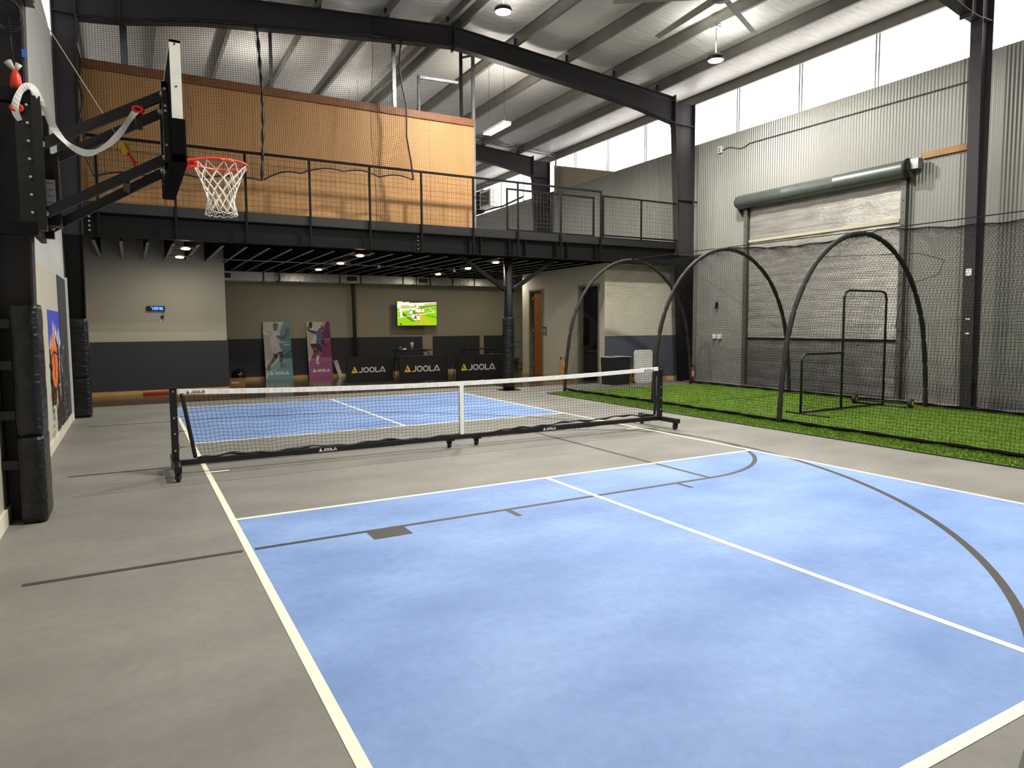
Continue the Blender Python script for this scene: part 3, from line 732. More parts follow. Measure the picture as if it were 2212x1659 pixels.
for y, z, nm, lb in ((5.45, 1.18, 'wall_switch', 'left white switch box low on the corrugated wall behind the cage'), (5.27, 1.18, 'wall_switch', 'right white switch box low on the corrugated wall behind the cage')):
    b = MB(); b.rbox(13.13, 13.2, y-.045, y+.045, z, z+.12, .01, axis=0); b.box(13.12, 13.13, y-.012, y+.012, z+.04, z+.08); solo(nm, b, WHITE, lb, 'switch')
b = MB(); b.box(13.14, 13.2, 5.37, 5.42, 2.0, 2.16); b.cyl((13.14, 5.395, 2.02), (13.06, 5.395, 1.98), .014, 8); solo('wall_hook', b, BLACKP, 'small black hook on the corrugated wall above the switches', 'hook')
b = MB(); b.rbox(12.72, 12.79, -1.2, -1.1, 2.42, 2.55, .015, axis=0); solo('motion_sensor', b, WHITE, 'small white sensor box on the dark column right of the door', 'sensor')
for z, w in ((1.62, 'upper'), (1.36, 'lower')):
    b = MB(); b.box(12.75, 12.79, -1.19, -1.12, z, z+.03); solo('tape_mark', b, WHITE, '%s small white tape mark on the dark column right of the door' % w, 'tape')

# ================================================================== BATTING CAGE
T = thing('artificial_turf', 'bright green artificial turf strip under the batting cage', 'turf', (10.0, -1.5, 0))
b = MB(); random.seed(3)
b.box(7.68, 12.5, -9.0, 5.22, 0.002, .016); part(T, 'backing', b, TURF)
b = MB(); random.seed(5)
def blade(x, y, h):
    a = random.uniform(0, PI); dx, dy = .006*cos(a), .006*sin(a); lx, ly = random.uniform(-.012, .012), random.uniform(-.012, .012)
    b.quad((x-dx, y-dy, .015), (x+dx, y+dy, .015), (x+lx, y+ly, .015+h))
for _ in range(26000): blade(random.uniform(7.68, 8.4), random.uniform(-5.2, 5.22), random.uniform(.014, .03))
for _ in range(30000): blade(random.uniform(8.4, 12.5), random.uniform(-5.2, 5.22), random.uniform(.012, .024))
p = part(T, 'pile', b, TURF); p['kind'] = 'stuff'
b = MB(); b.box(7.655, 7.69, -9.0, 5.24, .001, .012); part(T, 'edge_strip', b, RUB)

CX = 10.25
HALF = [(2.0, 0), (1.97, .5), (1.91, 1.0), (1.79, 1.6), (1.58, 2.1), (1.27, 2.55), (.88, 2.88), (.45, 3.09), (0, 3.16)]
ARC = [(-x, z) for x, z in HALF]+[(x, z) for x, z in HALF[::-1][1:]]
def smooth_arc(P, n):
    # resample evenly along a Catmull-Rom curve
    Q = []
    for i in range(len(P)-1):
        p0, p1, p2, p3 = P[max(i-1, 0)], P[i], P[i+1], P[min(i+2, len(P)-1)]
        for k in range(12):
            t = k/12
            Q.append(tuple(.5*(2*p1[c]+(p2[c]-p0[c])*t+(2*p0[c]-5*p1[c]+4*p2[c]-p3[c])*t*t+(3*p1[c]-p0[c]-3*p2[c]+p3[c])*t**3) for c in (0, 1)))
    Q.append(P[-1]); L = [0]
    for a, c in zip(Q, Q[1:]): L.append(L[-1]+math.hypot(c[0]-a[0], c[1]-a[1]))
    o = []; j = 0
    for i in range(n+1):
        d = L[-1]*i/n
        while j < len(L)-2 and L[j+1] < d: j += 1
        t = (d-L[j])/max(1e-9, L[j+1]-L[j]); o.append((Q[j][0]+(Q[j+1][0]-Q[j][0])*t, Q[j][1]+(Q[j+1][1]-Q[j][1])*t))
    return o
AN = 184; AA = smooth_arc(ARC, AN)
def arc_at(u):
    i = min(int(u*AN), AN-1); t = u*AN-i; a, c = AA[i], AA[i+1]; return a[0]+(c[0]-a[0])*t, a[1]+(c[1]-a[1])*t
CY = [5.4, 2.35, -.75, -4.7]; CXS = [10.27, 10.33, 10.23, 10.2]; CH = [1.0, .99, .975, .97]
T = thing('batting_cage', 'long black net batting cage on hoop frames over the turf', 'batting cage', (10.25, .8, 0))
for y, cx, ch in zip(CY, CXS, CH):
    b = MB(); pts = [(cx+arc_at(i/160)[0], y, arc_at(i/160)[1]*ch) for i in range(161)]
    rs = [.03 if (i % 9) == 0 else .041 for i in range(161)]
    b.tube(pts, rs, 10); part(T, 'hoop', b, mat('foam_sleeve', (25, 22, 21), .7, 0, .15, 9), True)
def cage(u, v):
    y = CY[0]+(CY[-1]-CY[0])*v; k = min(int(v*3), 2); s = v*3-k
    cx = CXS[k]+(CXS[k+1]-CXS[k])*s; ch = CH[k]+(CH[k+1]-CH[k])*s; sg = 4*s*(1-s)
    x, z = arc_at(u); side = abs(x)/2
    x *= 1-.075*sg*min(1, z/1.2); zz = z*ch*(1-.035*sg)+.02
    w = .02*sin(y*5+u*23)+.012*sin(y*11-u*40)
    return (cx+x+w*(1 if z < 2.4 else .3), y+.02*sin(u*30), zz+(.012*sin(y*9) if z > 2.4 else 0))
b = MB(); b.net(cage, 206, 184, 206, 74, .0017) if False else None
b = MB()
for i in range(0, 185): b.tube([cage(i/184, j/80) for j in range(81)], .0019, 3, caps=False)
for j in range(0, 206): b.tube([cage(i/110, j/205) for i in range(111)], .0019, 3, caps=False)
part(T, 'cage_net', b, NETB)
b = MB(); y = CY[0]; nx = 88
for i in range(nx+1):
    x = -1.98+3.96*i/nx
    zt = 0
    for a, c in zip(AA, AA[1:]):
        if a[0] <= x <= c[0]: zt = a[1]+(c[1]-a[1])*(x-a[0])/max(1e-6, c[0]-a[0]); break
    zt = zt or .02
    b.tube([(CXS[0]+x+.015*sin(k*.8+i*.2), y+.05*sin(k/20*PI)*cos(x*.8), .02+zt*k/20) for k in range(21)], .0016, 3, caps=False)
for k in range(1, 70):
    z = k*.045; xl = None
    for a, c in zip(AA[:AN//2], AA[1:AN//2+1]):
        if a[1] <= z <= c[1]: xl = a[0]; break
    if xl is None: continue
    b.tube([(CXS[0]+xl*(1-2*i/24), y+.05*sin(z)*cos(xl*(1-2*i/24)*.8), z+.01*sin(i+k*.3)-.03*sin(PI*i/24)) for i in range(25)], .0016, 3, caps=False)
part(T, 'end_net', b, NETB)
for u in (.004, .996):
    b = MB(); b.tube([Vector(cage(u, i/160))+Vector((.01*sin(i*1.3), 0, .005)) for i in range(161)], [.016+.012*abs(sin(i*.37)) for i in range(161)], 6); part(T, 'bottom_rope', b, NETB, True)
b = MB(); b.bar((10.27, 5.4, 3.2), (10.33, 2.35, 3.17), .05, .01); b.bar((10.33, 2.35, 3.17), (10.23, -.75, 3.12), .05, .01); b.bar((10.23, -.75, 3.12), (10.2, -4.7, 3.1), .05, .01); b.bar((12.7, 6.05, 3.3), (10.33, 2.35, 3.17), .04, .01)
part(T, 'ridge_strap', b, BLACKP)
b = MB(); b.tube([(12.05, 1.4+.0, 2.96), (12.1, -.6, 2.85), (12.2, -1.0, 2.7), (12.22, -.9, 2.45), (12.2, -.4, 2.3), (12.22, -.2, 1.9), (12.2, -.15, 1.5), (12.2, -.45, 1.2), (12.2, -.3, .8)], .007, 6)
part(T, 'mending_cord', b, mat('mending_cord', (70, 34, 30), .8), True)
# pitching screen
T = thing('pitching_screen', 'black L-shaped pitching screen standing inside the cage', 'screen', (10.5, -.26, 0))
ys = -.26
def pipe(pts, nm, r=.021):
    b = MB(); b.tube(pts, r, 8); part(T, nm, b, BLACKP, True)
rc = .12
pipe([(9.37, ys, .03), (9.37, ys, .93), (9.40, ys, 1.01), (9.49, ys, 1.05), (10.46, ys, 1.05)], 'low_frame')
pipe([(10.46, ys, .03), (10.46, ys, 2.02), (10.5, ys, 2.12), (10.6, ys, 2.16), (11.56, ys, 2.16), (11.67, ys, 2.12), (11.7, ys, 2.02), (11.7, ys, .03)], 'tall_frame')
pipe([(9.37, ys, .05), (11.7, ys, .05)], 'bottom_bar')
pipe([(9.37, ys-.55, .025), (9.37, ys+.3, .025)], 'foot_bar'); pipe([(11.7, ys-.45, .025), (11.7, ys+.5, .025)], 'foot_bar')
b = MB()
b.net(lambda u, v: (9.39+u*1.06, ys+.04*sin(u*PI)*sin(v*PI), .07+v*.96), 23, 21, 10, 10, .0016); b.net(lambda u, v: (10.48+u*1.2, ys+.04*sin(u*PI)*sin(v*PI), .07+v*2.07), 26, 45, 10, 16, .0016)
part(T, 'screen_net', b, NETB)
T = thing('wheel_axle', 'black axle with two small yellow-hub wheels on the turf', 'wheel set', (11.7, -.25, 0))
b = MB(); b.cyl((11.6, .24, .1), (11.78, -.74, .1), .014, 10); part(T, 'axle', b, BLACKP, True)
for p in ((11.6, .24), (11.78, -.74)):
    d = Vector((.18, -.98, 0)).normalized(); c = Vector((p[0], p[1], .1))
    w = MB(); w.tube([c-d*.035, c-d*.025, c+d*.025, c+d*.035], [.075, .085, .085, .075], 20); w_ = part(T, 'wheel', w, RUB, True)
    h = MB(); h.tube([c-d*.04, c+d*.04], .045, 16); part(w_, 'hub', h, mat('hub_yellow', (226, 168, 30), .5))
print('cage done')

# ================================================================== BASKETBALL HOOP
T = thing('basketball_hoop', 'wall-mounted adjustable basketball hoop with red rim and white net', 'basketball hoop', (-1.25, -1.2, 2.3))
def pbox(nm, m, *a, **k): b = MB(); b.box(*a); return part(k.get('p', T), nm, b, m)
for z in (3.3, 2.3):
    b = MB(); b.box(-1.62, -1.235, -1.52, -1.44, z, z+.1); b.box(-1.275, -1.235, -1.44, -.9, z, z+.1); part(T, 'mount_bar', b, BLACK)
pbox('upright', BLACKP, -1.235, -1.175, -1.52, -1.44, 2.34, 3.36)
pbox('upright', BLACKP, -1.235, -1.175, -.96, -.88, 2.34, 3.36)
pbox('adjuster_plate', BLACKP, -1.235, -1.21, -1.44, -.96, 2.4, 3.3)
pbox('spacer', BLACKP, -1.345, -1.236, -1.5, -1.26, 2.4, 3.3)
pbox('slider', BLACKP, -1.21, -1.105, -1.2, -1.0, 2.42, 3.0)
for k in range(7):
    z = 2.47+k*.135; b = MB(); b.tube([(-1.235, -1.40, z), (-1.262, -1.52, z), (-1.262, -1.545, z)], .010, 8); part(T, 'bolt', b, CHROME)
lb = pbox('height_scale', mat('scale_white', (214, 212, 204), .5), -1.20, -1.13, -1.206, -1.201, 2.52, 2.79)
lb['label'] = 'white height scale strip'
b = MB()
for k in range(5): b.box(-1.19, -1.14, -1.2075, -1.2061, 2.55+k*.052, 2.554+k*.052)
part(lb, 'tick_mark', b, LOGOK)
def arm(y, z0, z1):
    b = MB(); b.bar((-1.19, y, z0), (-.315, y, z1), .045, .075); A = part(T, 'arm', b, BLACKP)
    for x, z in ((-1.185, z0), (-.322, z1)):
        c = MB(); c.tube([(x, y-.045, z), (x, y-.03, z), (x, y-.022, z)], [.018, .026, .026], 14); part(A, 'pivot_bolt', c, CHROME)
for y, z0, z1 in ((-1.45, 3.01, 3.52), (-.95, 2.98, 3.51), (-1.45, 2.48, 3.0), (-.95, 2.43, 2.985)): arm(y, z0, z1)
b = MB(); b.bar((-.62, -1.45, 2.79), (-.62, -.95, 2.79), .05, .05); part(T, 'cross_tube', b, BLACKP)
b = MB(); b.bar((-.5, -1.45, 3.38), (-.5, -.95, 3.38), .05, .05); b.box(-.53, -.48, -1.46, -1.42, 3.22, 3.4); part(T, 'cross_tube', b, BLACKP)
b = MB(); b.box(-.33, -.29, -1.5, -1.42, 2.88, 3.62); b.box(-.33, -.29, -.98, -.9, 2.88, 3.62); b.box(-.33, -.29, -1.5, -.9, 3.56, 3.62); b.box(-.33, -.29, -1.5, -.9, 2.9, 2.96); part(T, 'back_frame', b, BLACKP)
for z in (3.56, 3.42, 3.38, 3.1):
    b = MB(); b.cyl((-.31, -1.5, z), (-.31, -1.51, z), .012, 8); part(T, 'bolt', b, CHROME)
BBD = pbox('backboard', mat('board_white', (226, 226, 216), .4), -.235, -.212, -1.95, -.45, 2.87, 3.79)
MATTE = mat('matte_black', (14, 14, 14), .95, 0, .05, spec=.05)
pbox('board_back', MATTE, -.285, -.236, -1.93, -.47, 2.9, 3.77, p=BBD)
b = MB()
for y0, y1 in ((-1.965, -1.93), (-.47, -.435)): b.box(-.287, -.21, y0, y1, 3.2, 3.80)
b.box(-.287, -.21, -1.965, -.435, 3.78, 3.8)
part(BBD, 'edge_frame', b, mat('board_frame_white', (224, 222, 210), .45))
for z in (3.77, 3.45):
    b = MB(); b.cyl((-.25, -1.965, z), (-.25, -1.968, z), .007, 8); part(BBD, 'screw', b, BLACKP)
b = MB(); b.rbox(-.315, -.195, -1.99, -1.93, 2.87, 3.2, .015); b.rbox(-.315, -.195, -.47, -.41, 2.87, 3.2, .015); b.rbox(-.315, -.195, -1.99, -.41, 2.83, 2.93, .02, axis=1); part(T, 'edge_pad', b, MATTE)
# rim
rc_ = Vector((.13, -1.2, 3.05)); rr = .232
b = MB(); b.tube([rc_+Vector((rr*cos(a), rr*sin(a), 0)) for a in [2*PI*i/48 for i in range(48)]], .011, 10, True); RIM = part(T, 'rim', b, RED, True)
b = MB(); b.box(-.212, -.19, -1.28, -1.12, 2.93, 3.1); b.box(-.19, -.05, -1.26, -1.14, 3.03, 3.065); b.bar((-.2, -1.2, 2.95), (-.06, -1.2, 3.03), .1, .02)
b.tube([(-.12, -1.26, 3.05), (-.06, -1.33, 3.05), (.02, -1.405, 3.05), (.12, -1.435, 3.045), (.22, -1.415, 3.04)], .012, 8); b.tube([(-.12, -1.14, 3.05), (-.06, -1.07, 3.05), (.02, -.995, 3.05), (.12, -.965, 3.045)], .012, 8)
part(T, 'rim_bracket', b, RED)
b = MB(); nk = 12
def netpt(a, t):
    r = rr*(1-.0*t) if t < .02 else rr*(1-.52*min(1, t/.7)**.75)+(.025*max(0, (t-.75)/.25))
    return rc_+Vector((r*cos(a), r*sin(a), -.01-.43*t))
rows = [0, .17, .32, .46, .6, .73, .86, 1.0]
for s in (1, -1):
    for k in range(nk):
        pts = []
        for i, t in enumerate(rows):
            a = 2*PI*(k+s*i*.5)/nk; pts.append(netpt(a+.05*sin(k*3+i), t))
        b.tube(pts, .0045, 5)
b.tube([netpt(2*PI*i/48, 1)+Vector((0, 0, -.015*abs(sin(i*PI/4)))) for i in range(48)], .0045, 5, True)
part(T, 'rim_net', b, CORD, True)
# strap, cable, coil
T = thing('lifting_strap', 'loose white strap draped over the hoop arms with red ends', 'strap', (-.9, -1.5, 3.0))
sp = [(-1.31, -1.52, 3.16), (-1.335, -1.54, 3.24), (-1.29, -1.54, 3.38), (-1.22, -1.53, 3.42), (-1.15, -1.5, 3.28), (-1.09, -1.48, 3.13), (-1.0, -1.49, 3.02), (-.88, -1.5, 2.97), (-.75, -1.5, 3.04), (-.64, -1.49, 3.17), (-.55, -1.48, 3.32), (-.515, -1.475, 3.36)]
sp2 = []
for i in range(len(sp)-1):
    p0, p1, p2, p3 = [Vector(sp[max(0, min(len(sp)-1, i+k))]) for k in (-1, 0, 1, 2)]
    for k in range(5):
        t = k/5; sp2.append(.5*(2*p1+(p2-p0)*t+(2*p0-5*p1+4*p2-p3)*t*t+(3*p1-p0-3*p2+p3)*t**3))
b = MB()
for i in range(len(sp2)-1):
    def ed(k):
        d = sp2[min(k+1, len(sp2)-1)]-sp2[max(k-1, 0)]; n_ = Vector((-d.z, 0, d.x)).normalized(); w = .016+.009*abs(sin(k*.33)); tw = Vector((0, .012*sin(k*.5), 0))
        return sp2[k]-n_*w-tw, sp2[k]+n_*w+tw
    (a0, a1), (c0, c1) = ed(i), ed(i+1); t = Vector((0, .003, 0))
    b.quad(a0-t, c0-t, c1-t, a1-t); b.quad(a1+t, c1+t, c0+t, a0+t); b.quad(a0+t, c0+t, c0-t, a0-t); b.quad(a1-t, c1-t, c1+t, a1+t)
part(T, 'strap', b, CORD)
for c in ((-1.325, -1.53, 3.25), (-.51, -1.475, 3.37)):
    b = MB(); b.tube([Vector(c)+Vector((.035*cos(a), .0, .022*sin(a))) for a in [2*PI*i/16 for i in range(16)]], .014, 8, True); part(T, 'end_loop', b, RED, True)
T = thing('winch_cable', 'thin steel cable with yellow stopper and red hook above the hoop arms', 'cable', (-.9, -1.2, 2.95))
b = MB(); b.tube([(-1.23, -1.2, 4.2), (-.63, -1.2, 3.13)], .004, 6); part(T, 'cable', b, mat('cable_pale', (168, 162, 150), .6))
b = MB(); b.tube([(-.64, -1.2, 3.15), (-.635, -1.2, 3.14), (-.605, -1.2, 3.075), (-.6, -1.2, 3.065)], [.015, .032, .032, .02], 14); part(T, 'stopper', b, mat('stopper_yellow', (232, 168, 20), .45))
b = MB(); b.tube([(-.6, -1.2, 3.07), (-.575, -1.2, 3.03), (-.55, -1.2, 2.99), (-.545, -1.2, 2.95)], [.012, .013, .018, .01], 10); b.tube([Vector((-.53, -1.2, 2.93))+Vector((.03*cos(a), 0, .03*sin(a))) for a in [2*PI*i/16 for i in range(16)]], .006, 6, True); part(T, 'hook', b, RED, True)
b = MB(); b.box(-1.29, -1.21, -1.3, -1.1, 4.17, 4.24); part(T, 'pulley_bracket', b, BLACKP)
T = thing('cable_coil', 'coiled black cable hanging on the column at the top left corner', 'cable', (-1.36, -1.3, 3.9))
b = MB()
for k in range(7):
    c = Vector((-1.385+.004*k, -1.29-.006*k, 4.03-.006*k)); b.tube([c+Vector(((.1-.006*(k % 4))*cos(a), 0, (.12-.007*(k % 3))*sin(a))) for a in [2*PI*i/28 for i in range(28)]], .0055, 5, True)
part(T, 'coil', b, RUB, True)
b = MB(); b.tube([(-1.365, -1.29, 4.0), (-1.362, -1.28, 3.8), (-1.345, -1.29, 3.62)], .005, 6); part(T, 'lead', b, RUB, True)
b = MB(); b.lathe([(.001, 0), (.035, .01), (.042, .05), (.034, .12), (.015, .16), (.001, .165)], (-1.345, -1.29, 3.44), 12); part(T, 'red_plug', b, RED, True)
b = MB(); b.tube([(-1.345, -1.29, 3.59), (-1.39, -1.29, 3.66)], [.012, .03], 8); b.tube([(-1.345, -1.29, 3.59), (-1.32, -1.29, 3.65)], [.012, .025], 8); part(T, 'plastic_bag', b, mat('clear_bag', (190, 186, 180), .25, 0, .05), True)
b = MB(); b.box(-1.3, -1.27, -1.26, -1.255, 3.72, 3.78); solo('tape_mark', b, mat('blue_tape', (40, 110, 205), .6), 'small piece of blue tape on the upper left column', 'tape')
# column pads
def pad(nm, x0, x1, y0, y1, h, label):
    T = thing(nm, label, 'pad', ((x0+x1)/2, (y0+y1)/2, 0))
    for z0, z1 in ((0.01, h*.40), (h*.40, h)):
        b = MB(); n = 22
        prof = rrect(0, x1-x0, 0, y1-y0, .055, 5); K = len(prof); cx, cy = (x1-x0)/2, (y1-y0)/2; base = 0
        for i in range(n+1):
            t = i/n; z = z0+(z1-z0)*t; sc = 1-.05*(1-min(1, t/.04))-.05*(1-min(1, (1-t)/.04))
            for j, (px, py) in enumerate(prof):
                w = .005*sin(z*26+j*.5)*sin(z*7+j*.9)
                b.v.append((x0+cx+(px-cx)*(sc+w/.3), y0+cy+(py-cy)*(sc+w/.3), z))
        for i in range(n):
            for j in range(K):
                l = (j+1) % K; b.f.append((i*K+j, i*K+l, (i+1)*K+l, (i+1)*K+j)); b.mi.append(0); b.c.append(None)
        b.f.append(tuple(range(K-1, -1, -1))); b.f.append(tuple(range(n*K, (n+1)*K))); b.mi += [0, 0]; b.c += [None, None]
        part(T, 'cover', b, VINYL, True)
    for z in (.45, .85, 1.25, 1.58):
        b = MB(); b.box(x0-.12, x0+.03, y0+.06, y0+.12, z, z+.07); part(T, 'strap', b, BLACKP)
pad('column_pad', -1.475, -1.29, -1.41, -.93, 1.77, 'large black vinyl column pad nearest the camera, below the hoop')
pad('column_pad', -1.60, -1.30, 6.02, 6.42, 1.74, 'narrower black vinyl column pad at the far end of the left wall')
# mural on left wall
b = MB(); xm = XL+.037; L_ = [0]
def P(a, c): return (xm+L_[0], 2.75+a*2.25, .06+c*1.76)
def poly(pts, col, lay): b.col = col; L_[0] = .0015*lay; b.quad(*[P(*p) for p in pts])
def blob(cx, cy, rx, ry, col, lay, n=22): poly([(cx+rx*cos(2*PI*i/n), cy+ry*sin(2*PI*i/n)) for i in range(n)], col, lay)
random.seed(11)
poly([(0, .72), (.98, .70), (1, 1), (0, 1)], (62, 72, 190), 1)
top_ = [(0, .78), (.05, .74), (.1, .82), (.16, .7), (.22, .86), (.27, .93), (.33, .8), (.4, .9), (.46, .84), (.52, .8), (.58, .88), (.63, .76), (.7, .82), (.76, .72), (.84, .78), (.9, .70), (.97, .74)]
for (a, c), (a2, c2) in zip(top_, top_[1:]):
    lo = .02 if .25 < a < .9 else .25
    poly([(a, lo+.04*random.random()), (a2, lo+.04*random.random()), (a2, c2-.08), (a, c-.08)], (24, 22, 22), 2)
    poly([(a, c-.08), (a2, c2-.08), ((a+a2)/2, max(c, c2))], (228, 230, 240), 3)
blob(.24, .60, .20, .21, (236, 112, 28), 4); poly([(.1, .74), (.28, .86), (.34, .72), (.2, .68)], (244, 140, 96), 5)
blob(.24, .60, .008, .2, (20, 16, 14), 6); poly([(.06, .64), (.24, .67), (.42, .64), (.42, .655), (.24, .685), (.06, .655)], (20, 16, 14), 6)
poly([(.5, .3), (.54, .3), (.62, .84), (.57, .84)], (190, 205, 220), 4); poly([(.52, .26), (.55, .26), (.58, .5), (.55, .52)], (214, 110, 70), 5)
blob(.82, .55, .13, .20, (226, 218, 200), 4); blob(.82, .36, .1, .12, (214, 206, 196), 4)
for s in (.66, .42): poly([(.73, s), (.82, s-.05), (.92, s), (.92, s+.02), (.82, s-.03), (.73, s+.02)], (190, 40, 50), 5)
blob(.3, .3, .03, .08, (240, 150, 50), 4)
for _ in range(140):
    a, c = random.uniform(.02, .98), random.uniform(.03, .7); r = random.uniform(.003, .012); blob(a, c, r, r*1.3, random.choice([(225, 225, 225), (20, 20, 20), (60, 60, 60), (120, 90, 60)]), 7, 6)
for _ in range(60):
    c = random.uniform(.02, .72); blob(random.choice([random.gauss(.02, .03), random.gauss(.98, .02)]), c, .012, .02, (26, 24, 24), 7, 7)
solo('wall_mural', b, picture_mat('mural_paint', 0, .6), 'painted mural with basketball, baseball and blue sky on the left wall', 'mural')

# ================================================================== PICKLEBALL NET
T = thing('pickleball_net', 'portable black pickleball net on wheels across the court', 'net', (3.05, 0, 0))
xl, xr = -.28, 6.43
for x, s in ((xl, 1), (xr, -1)):
    b = MB(); b.rbox(x-.035, x+.035, -.03, .03, .16, .935, .006); po = part(T, 'post', b, BLACKP)
    b = MB(); b.box(x-.038, x+.038, -.033, .033, .932, .94); part(po, 'cap', b, BLACK)
    for z in (.9, .62, .45, .27):
        b = MB(); b.tube([(x, -.03, z), (x, -.036, z)], [.012, .008], 10); part(po, 'bolt', b, CHROME)
    b = MB(); b.rbox(x-.035, x+.035, -.42, .46, .10, .165, .008, axis=1); part(T, 'foot', b, BLACKP)
    for y in (-.36, .40):
        b = MB(); b.box(x-.012+s*.0-.018, x-.024, y-.02, y+.02, .03, .1); b.box(x+.024, x+.03, y-.02, y+.02, .03, .1); b.box(x-.03, x+.03, y-.03, y+.03, .09, .1); ca = part(T, 'caster', b, BLACKP)
        b = MB(); b.tube([(x-.02, y+.01, .042), (x-.014, y+.01, .042), (x+.014, y+.01, .042), (x+.02, y+.01, .042)], [.034, .042, .042, .034], 18); part(ca, 'wheel', b, RUB, True)
        b = MB(); b.tube([(x-.024, y+.01, .042), (x+.024, y+.01, .042)], .016, 10); part(ca, 'axle', b, CHROME)
xsq = [xl, 1.0, 2.2, 3.95, 5.15, xr]
for i, (a, c) in enumerate(zip(xsq, xsq[1:])):
    h = .03 if i % 2 == 0 else .034
    b = MB(); b.rbox(a+(0 if i % 2 == 0 else -.06), c+(0 if i % 2 == 0 else .06), -h, h, .105-(h-.03), .165+(h-.03), .006, axis=0); tb = part(T, 'base_tube', b, BLACKP)
    for k, dx in enumerate((.06, .22, .3, .48)):
        if c-dx-.1 < a: continue
        b = MB(); b.tube([(c-dx, -.0, .105), (c-dx, -.0, .085)], [.014, .01], 8); part(tb, 'clamp_bolt', b, CHROME)
for x in (2.9, 3.29):
    b = MB(); b.box(x-.028, x-.022, .0, .04, .03, .1); b.box(x+.022, x+.028, .0, .04, .03, .1); b.box(x-.05, x+.05, -.04, .06, .09, .104); ca = part(T, 'caster', b, BLACKP)
    b = MB(); b.tube([(x-.02, .02, .042), (x-.014, .02, .042), (x+.014, .02, .042), (x+.02, .02, .042)], [.034, .042, .042, .034], 18); part(ca, 'wheel', b, RUB, True)
    b = MB(); b.tube([(x-.03, .02, .042), (x+.03, .02, .042)], .016, 10); part(ca, 'axle', b, CHROME)
def ztop(x): return .925-.07*(1-((x-3.07)/3.35)**2)**1 if True else 0
def nbot(x):
    return .185+.05*max(0, (x-3.6)/2.8)*(1-max(0, (x-5.9)/.6))+.01*sin(x*7)-.03*max(0, 1-abs(x-3.07)/1.2)*.6
xa, xb = xl+.10, xr-.12
def pn(u, v):
    x = xa+u*(xb-xa); z = nbot(x)+v*(ztop(x)-.045-nbot(x))
    sh = .11*(1-v)*(1-u)**9                            # lower left corner drawn inward
    return (x+sh+.008*sin(z*40+u*50)*(v*(1-v)*4)*min(1, u*12, (1-u)*12), .008*sin(u*40+v*6)-.012*(1-v), z+.006*sin(u*130+v*5)*(1-v*v))
b = MB(); b.net(pn, 136, 17, 136, 14, .0017); part(T, 'netting', b, NETB)
b = MB(); N_ = 220
for i in range(N_):
    def tp(k, f):
        x = xl+.04+(xr-xl-.08)*k/N_; w = .004*sin(k*.9)+.003*sin(k*2.3); z = ztop(x)-.055*f; return (x, (-.012-w if f < 1 else -.011-w*.4), z)
    b.quad(tp(i, 1), tp(i+1, 1), tp(i+1, 0), tp(i, 0))
    q = [(p[0], -p[1], p[2]) for p in (tp(i, 0), tp(i+1, 0), tp(i+1, 1), tp(i, 1))]; b.quad(*q)
    a, c = tp(i, 0), tp(i+1, 0); b.quad(a, c, (c[0], -c[1], c[2]), (a[0], -a[1], a[2]))
TB = part(T, 'top_tape', b, TAPE)
b = MB()
for i in range(60): pass
b.sheet(lambda u, v: (3.07-.028+.056*u, -.02, .15+v*(ztop(3.07)-.055-.15)), 1, 8); b.sheet(lambda u, v: (3.07+.028-.056*u, .02, .15+v*(ztop(3.07)-.055-.15)), 1, 8); part(T, 'centre_strap', b, TAPE)
b = MB(); b.tube([Vector(pn(i/140, 0))+Vector((0, 0, -.008)) for i in range(141)], [.014+.005*sin(i*.8) for i in range(141)], 6); part(T, 'bottom_band', b, BLACKP, True)
for u in (0, 1):
    b = MB(); b.tube([Vector(pn(u, i/20))+Vector(((-.018 if u == 0 else .018), 0, 0)) for i in range(21)], .021, 8); part(T, 'side_band', b, BLACKP, True)
for z in (.3, .47, .63, .76):
    for x, s in ((xl, 1), (xr, -1)):
        v = (z-.19)/.7; q = pn(0 if s > 0 else 1, v); b = MB(); b.tube([(x+s*.034, 0, z-.03), (x+s*.05, 0, z), (q[0]-s*.02, 0, z), (x+s*.05, 0, z), (x+s*.034, 0, z+.03)], .004, 5); part(T, 'lacing', b, BLACKP)
E_, W_ = MB(), MB(); h = .032; zt = ztop(xl+.2); mark(E_, W_, (xl+.125, -.0195, ztop(xl+.25)-.045), (1, 0, .02), (0, 0, 1), h)
x0 = xr-.32; mark(E_, W_, (x0, -.0195, ztop(x0)-.046), (1, 0, .02), (0, 0, 1), h); E_.v += []; n0 = len(E_.v)
E_.v += W_.v; E_.f += [tuple(i+n0 for i in f) for f in W_.f]; E_.mi += W_.mi; E_.c += W_.c
part(TB, 'lettering', E_, LOGOK)
E_, W_ = MB(), MB(); mark(E_, W_, (1.22, -.0355, .118), (1, 0, 0), (0, 0, 1), .036); mark(E_, W_, (4.3, -.0355, .118), (1, 0, 0), (0, 0, 1), .036)
n0 = len(E_.v); E_.v += W_.v; E_.f += [tuple(i+n0 for i in f) for f in W_.f]; E_.mi += W_.mi; E_.c += W_.c
part(T, 'tube_lettering', E_, LOGOW)
print('net done')

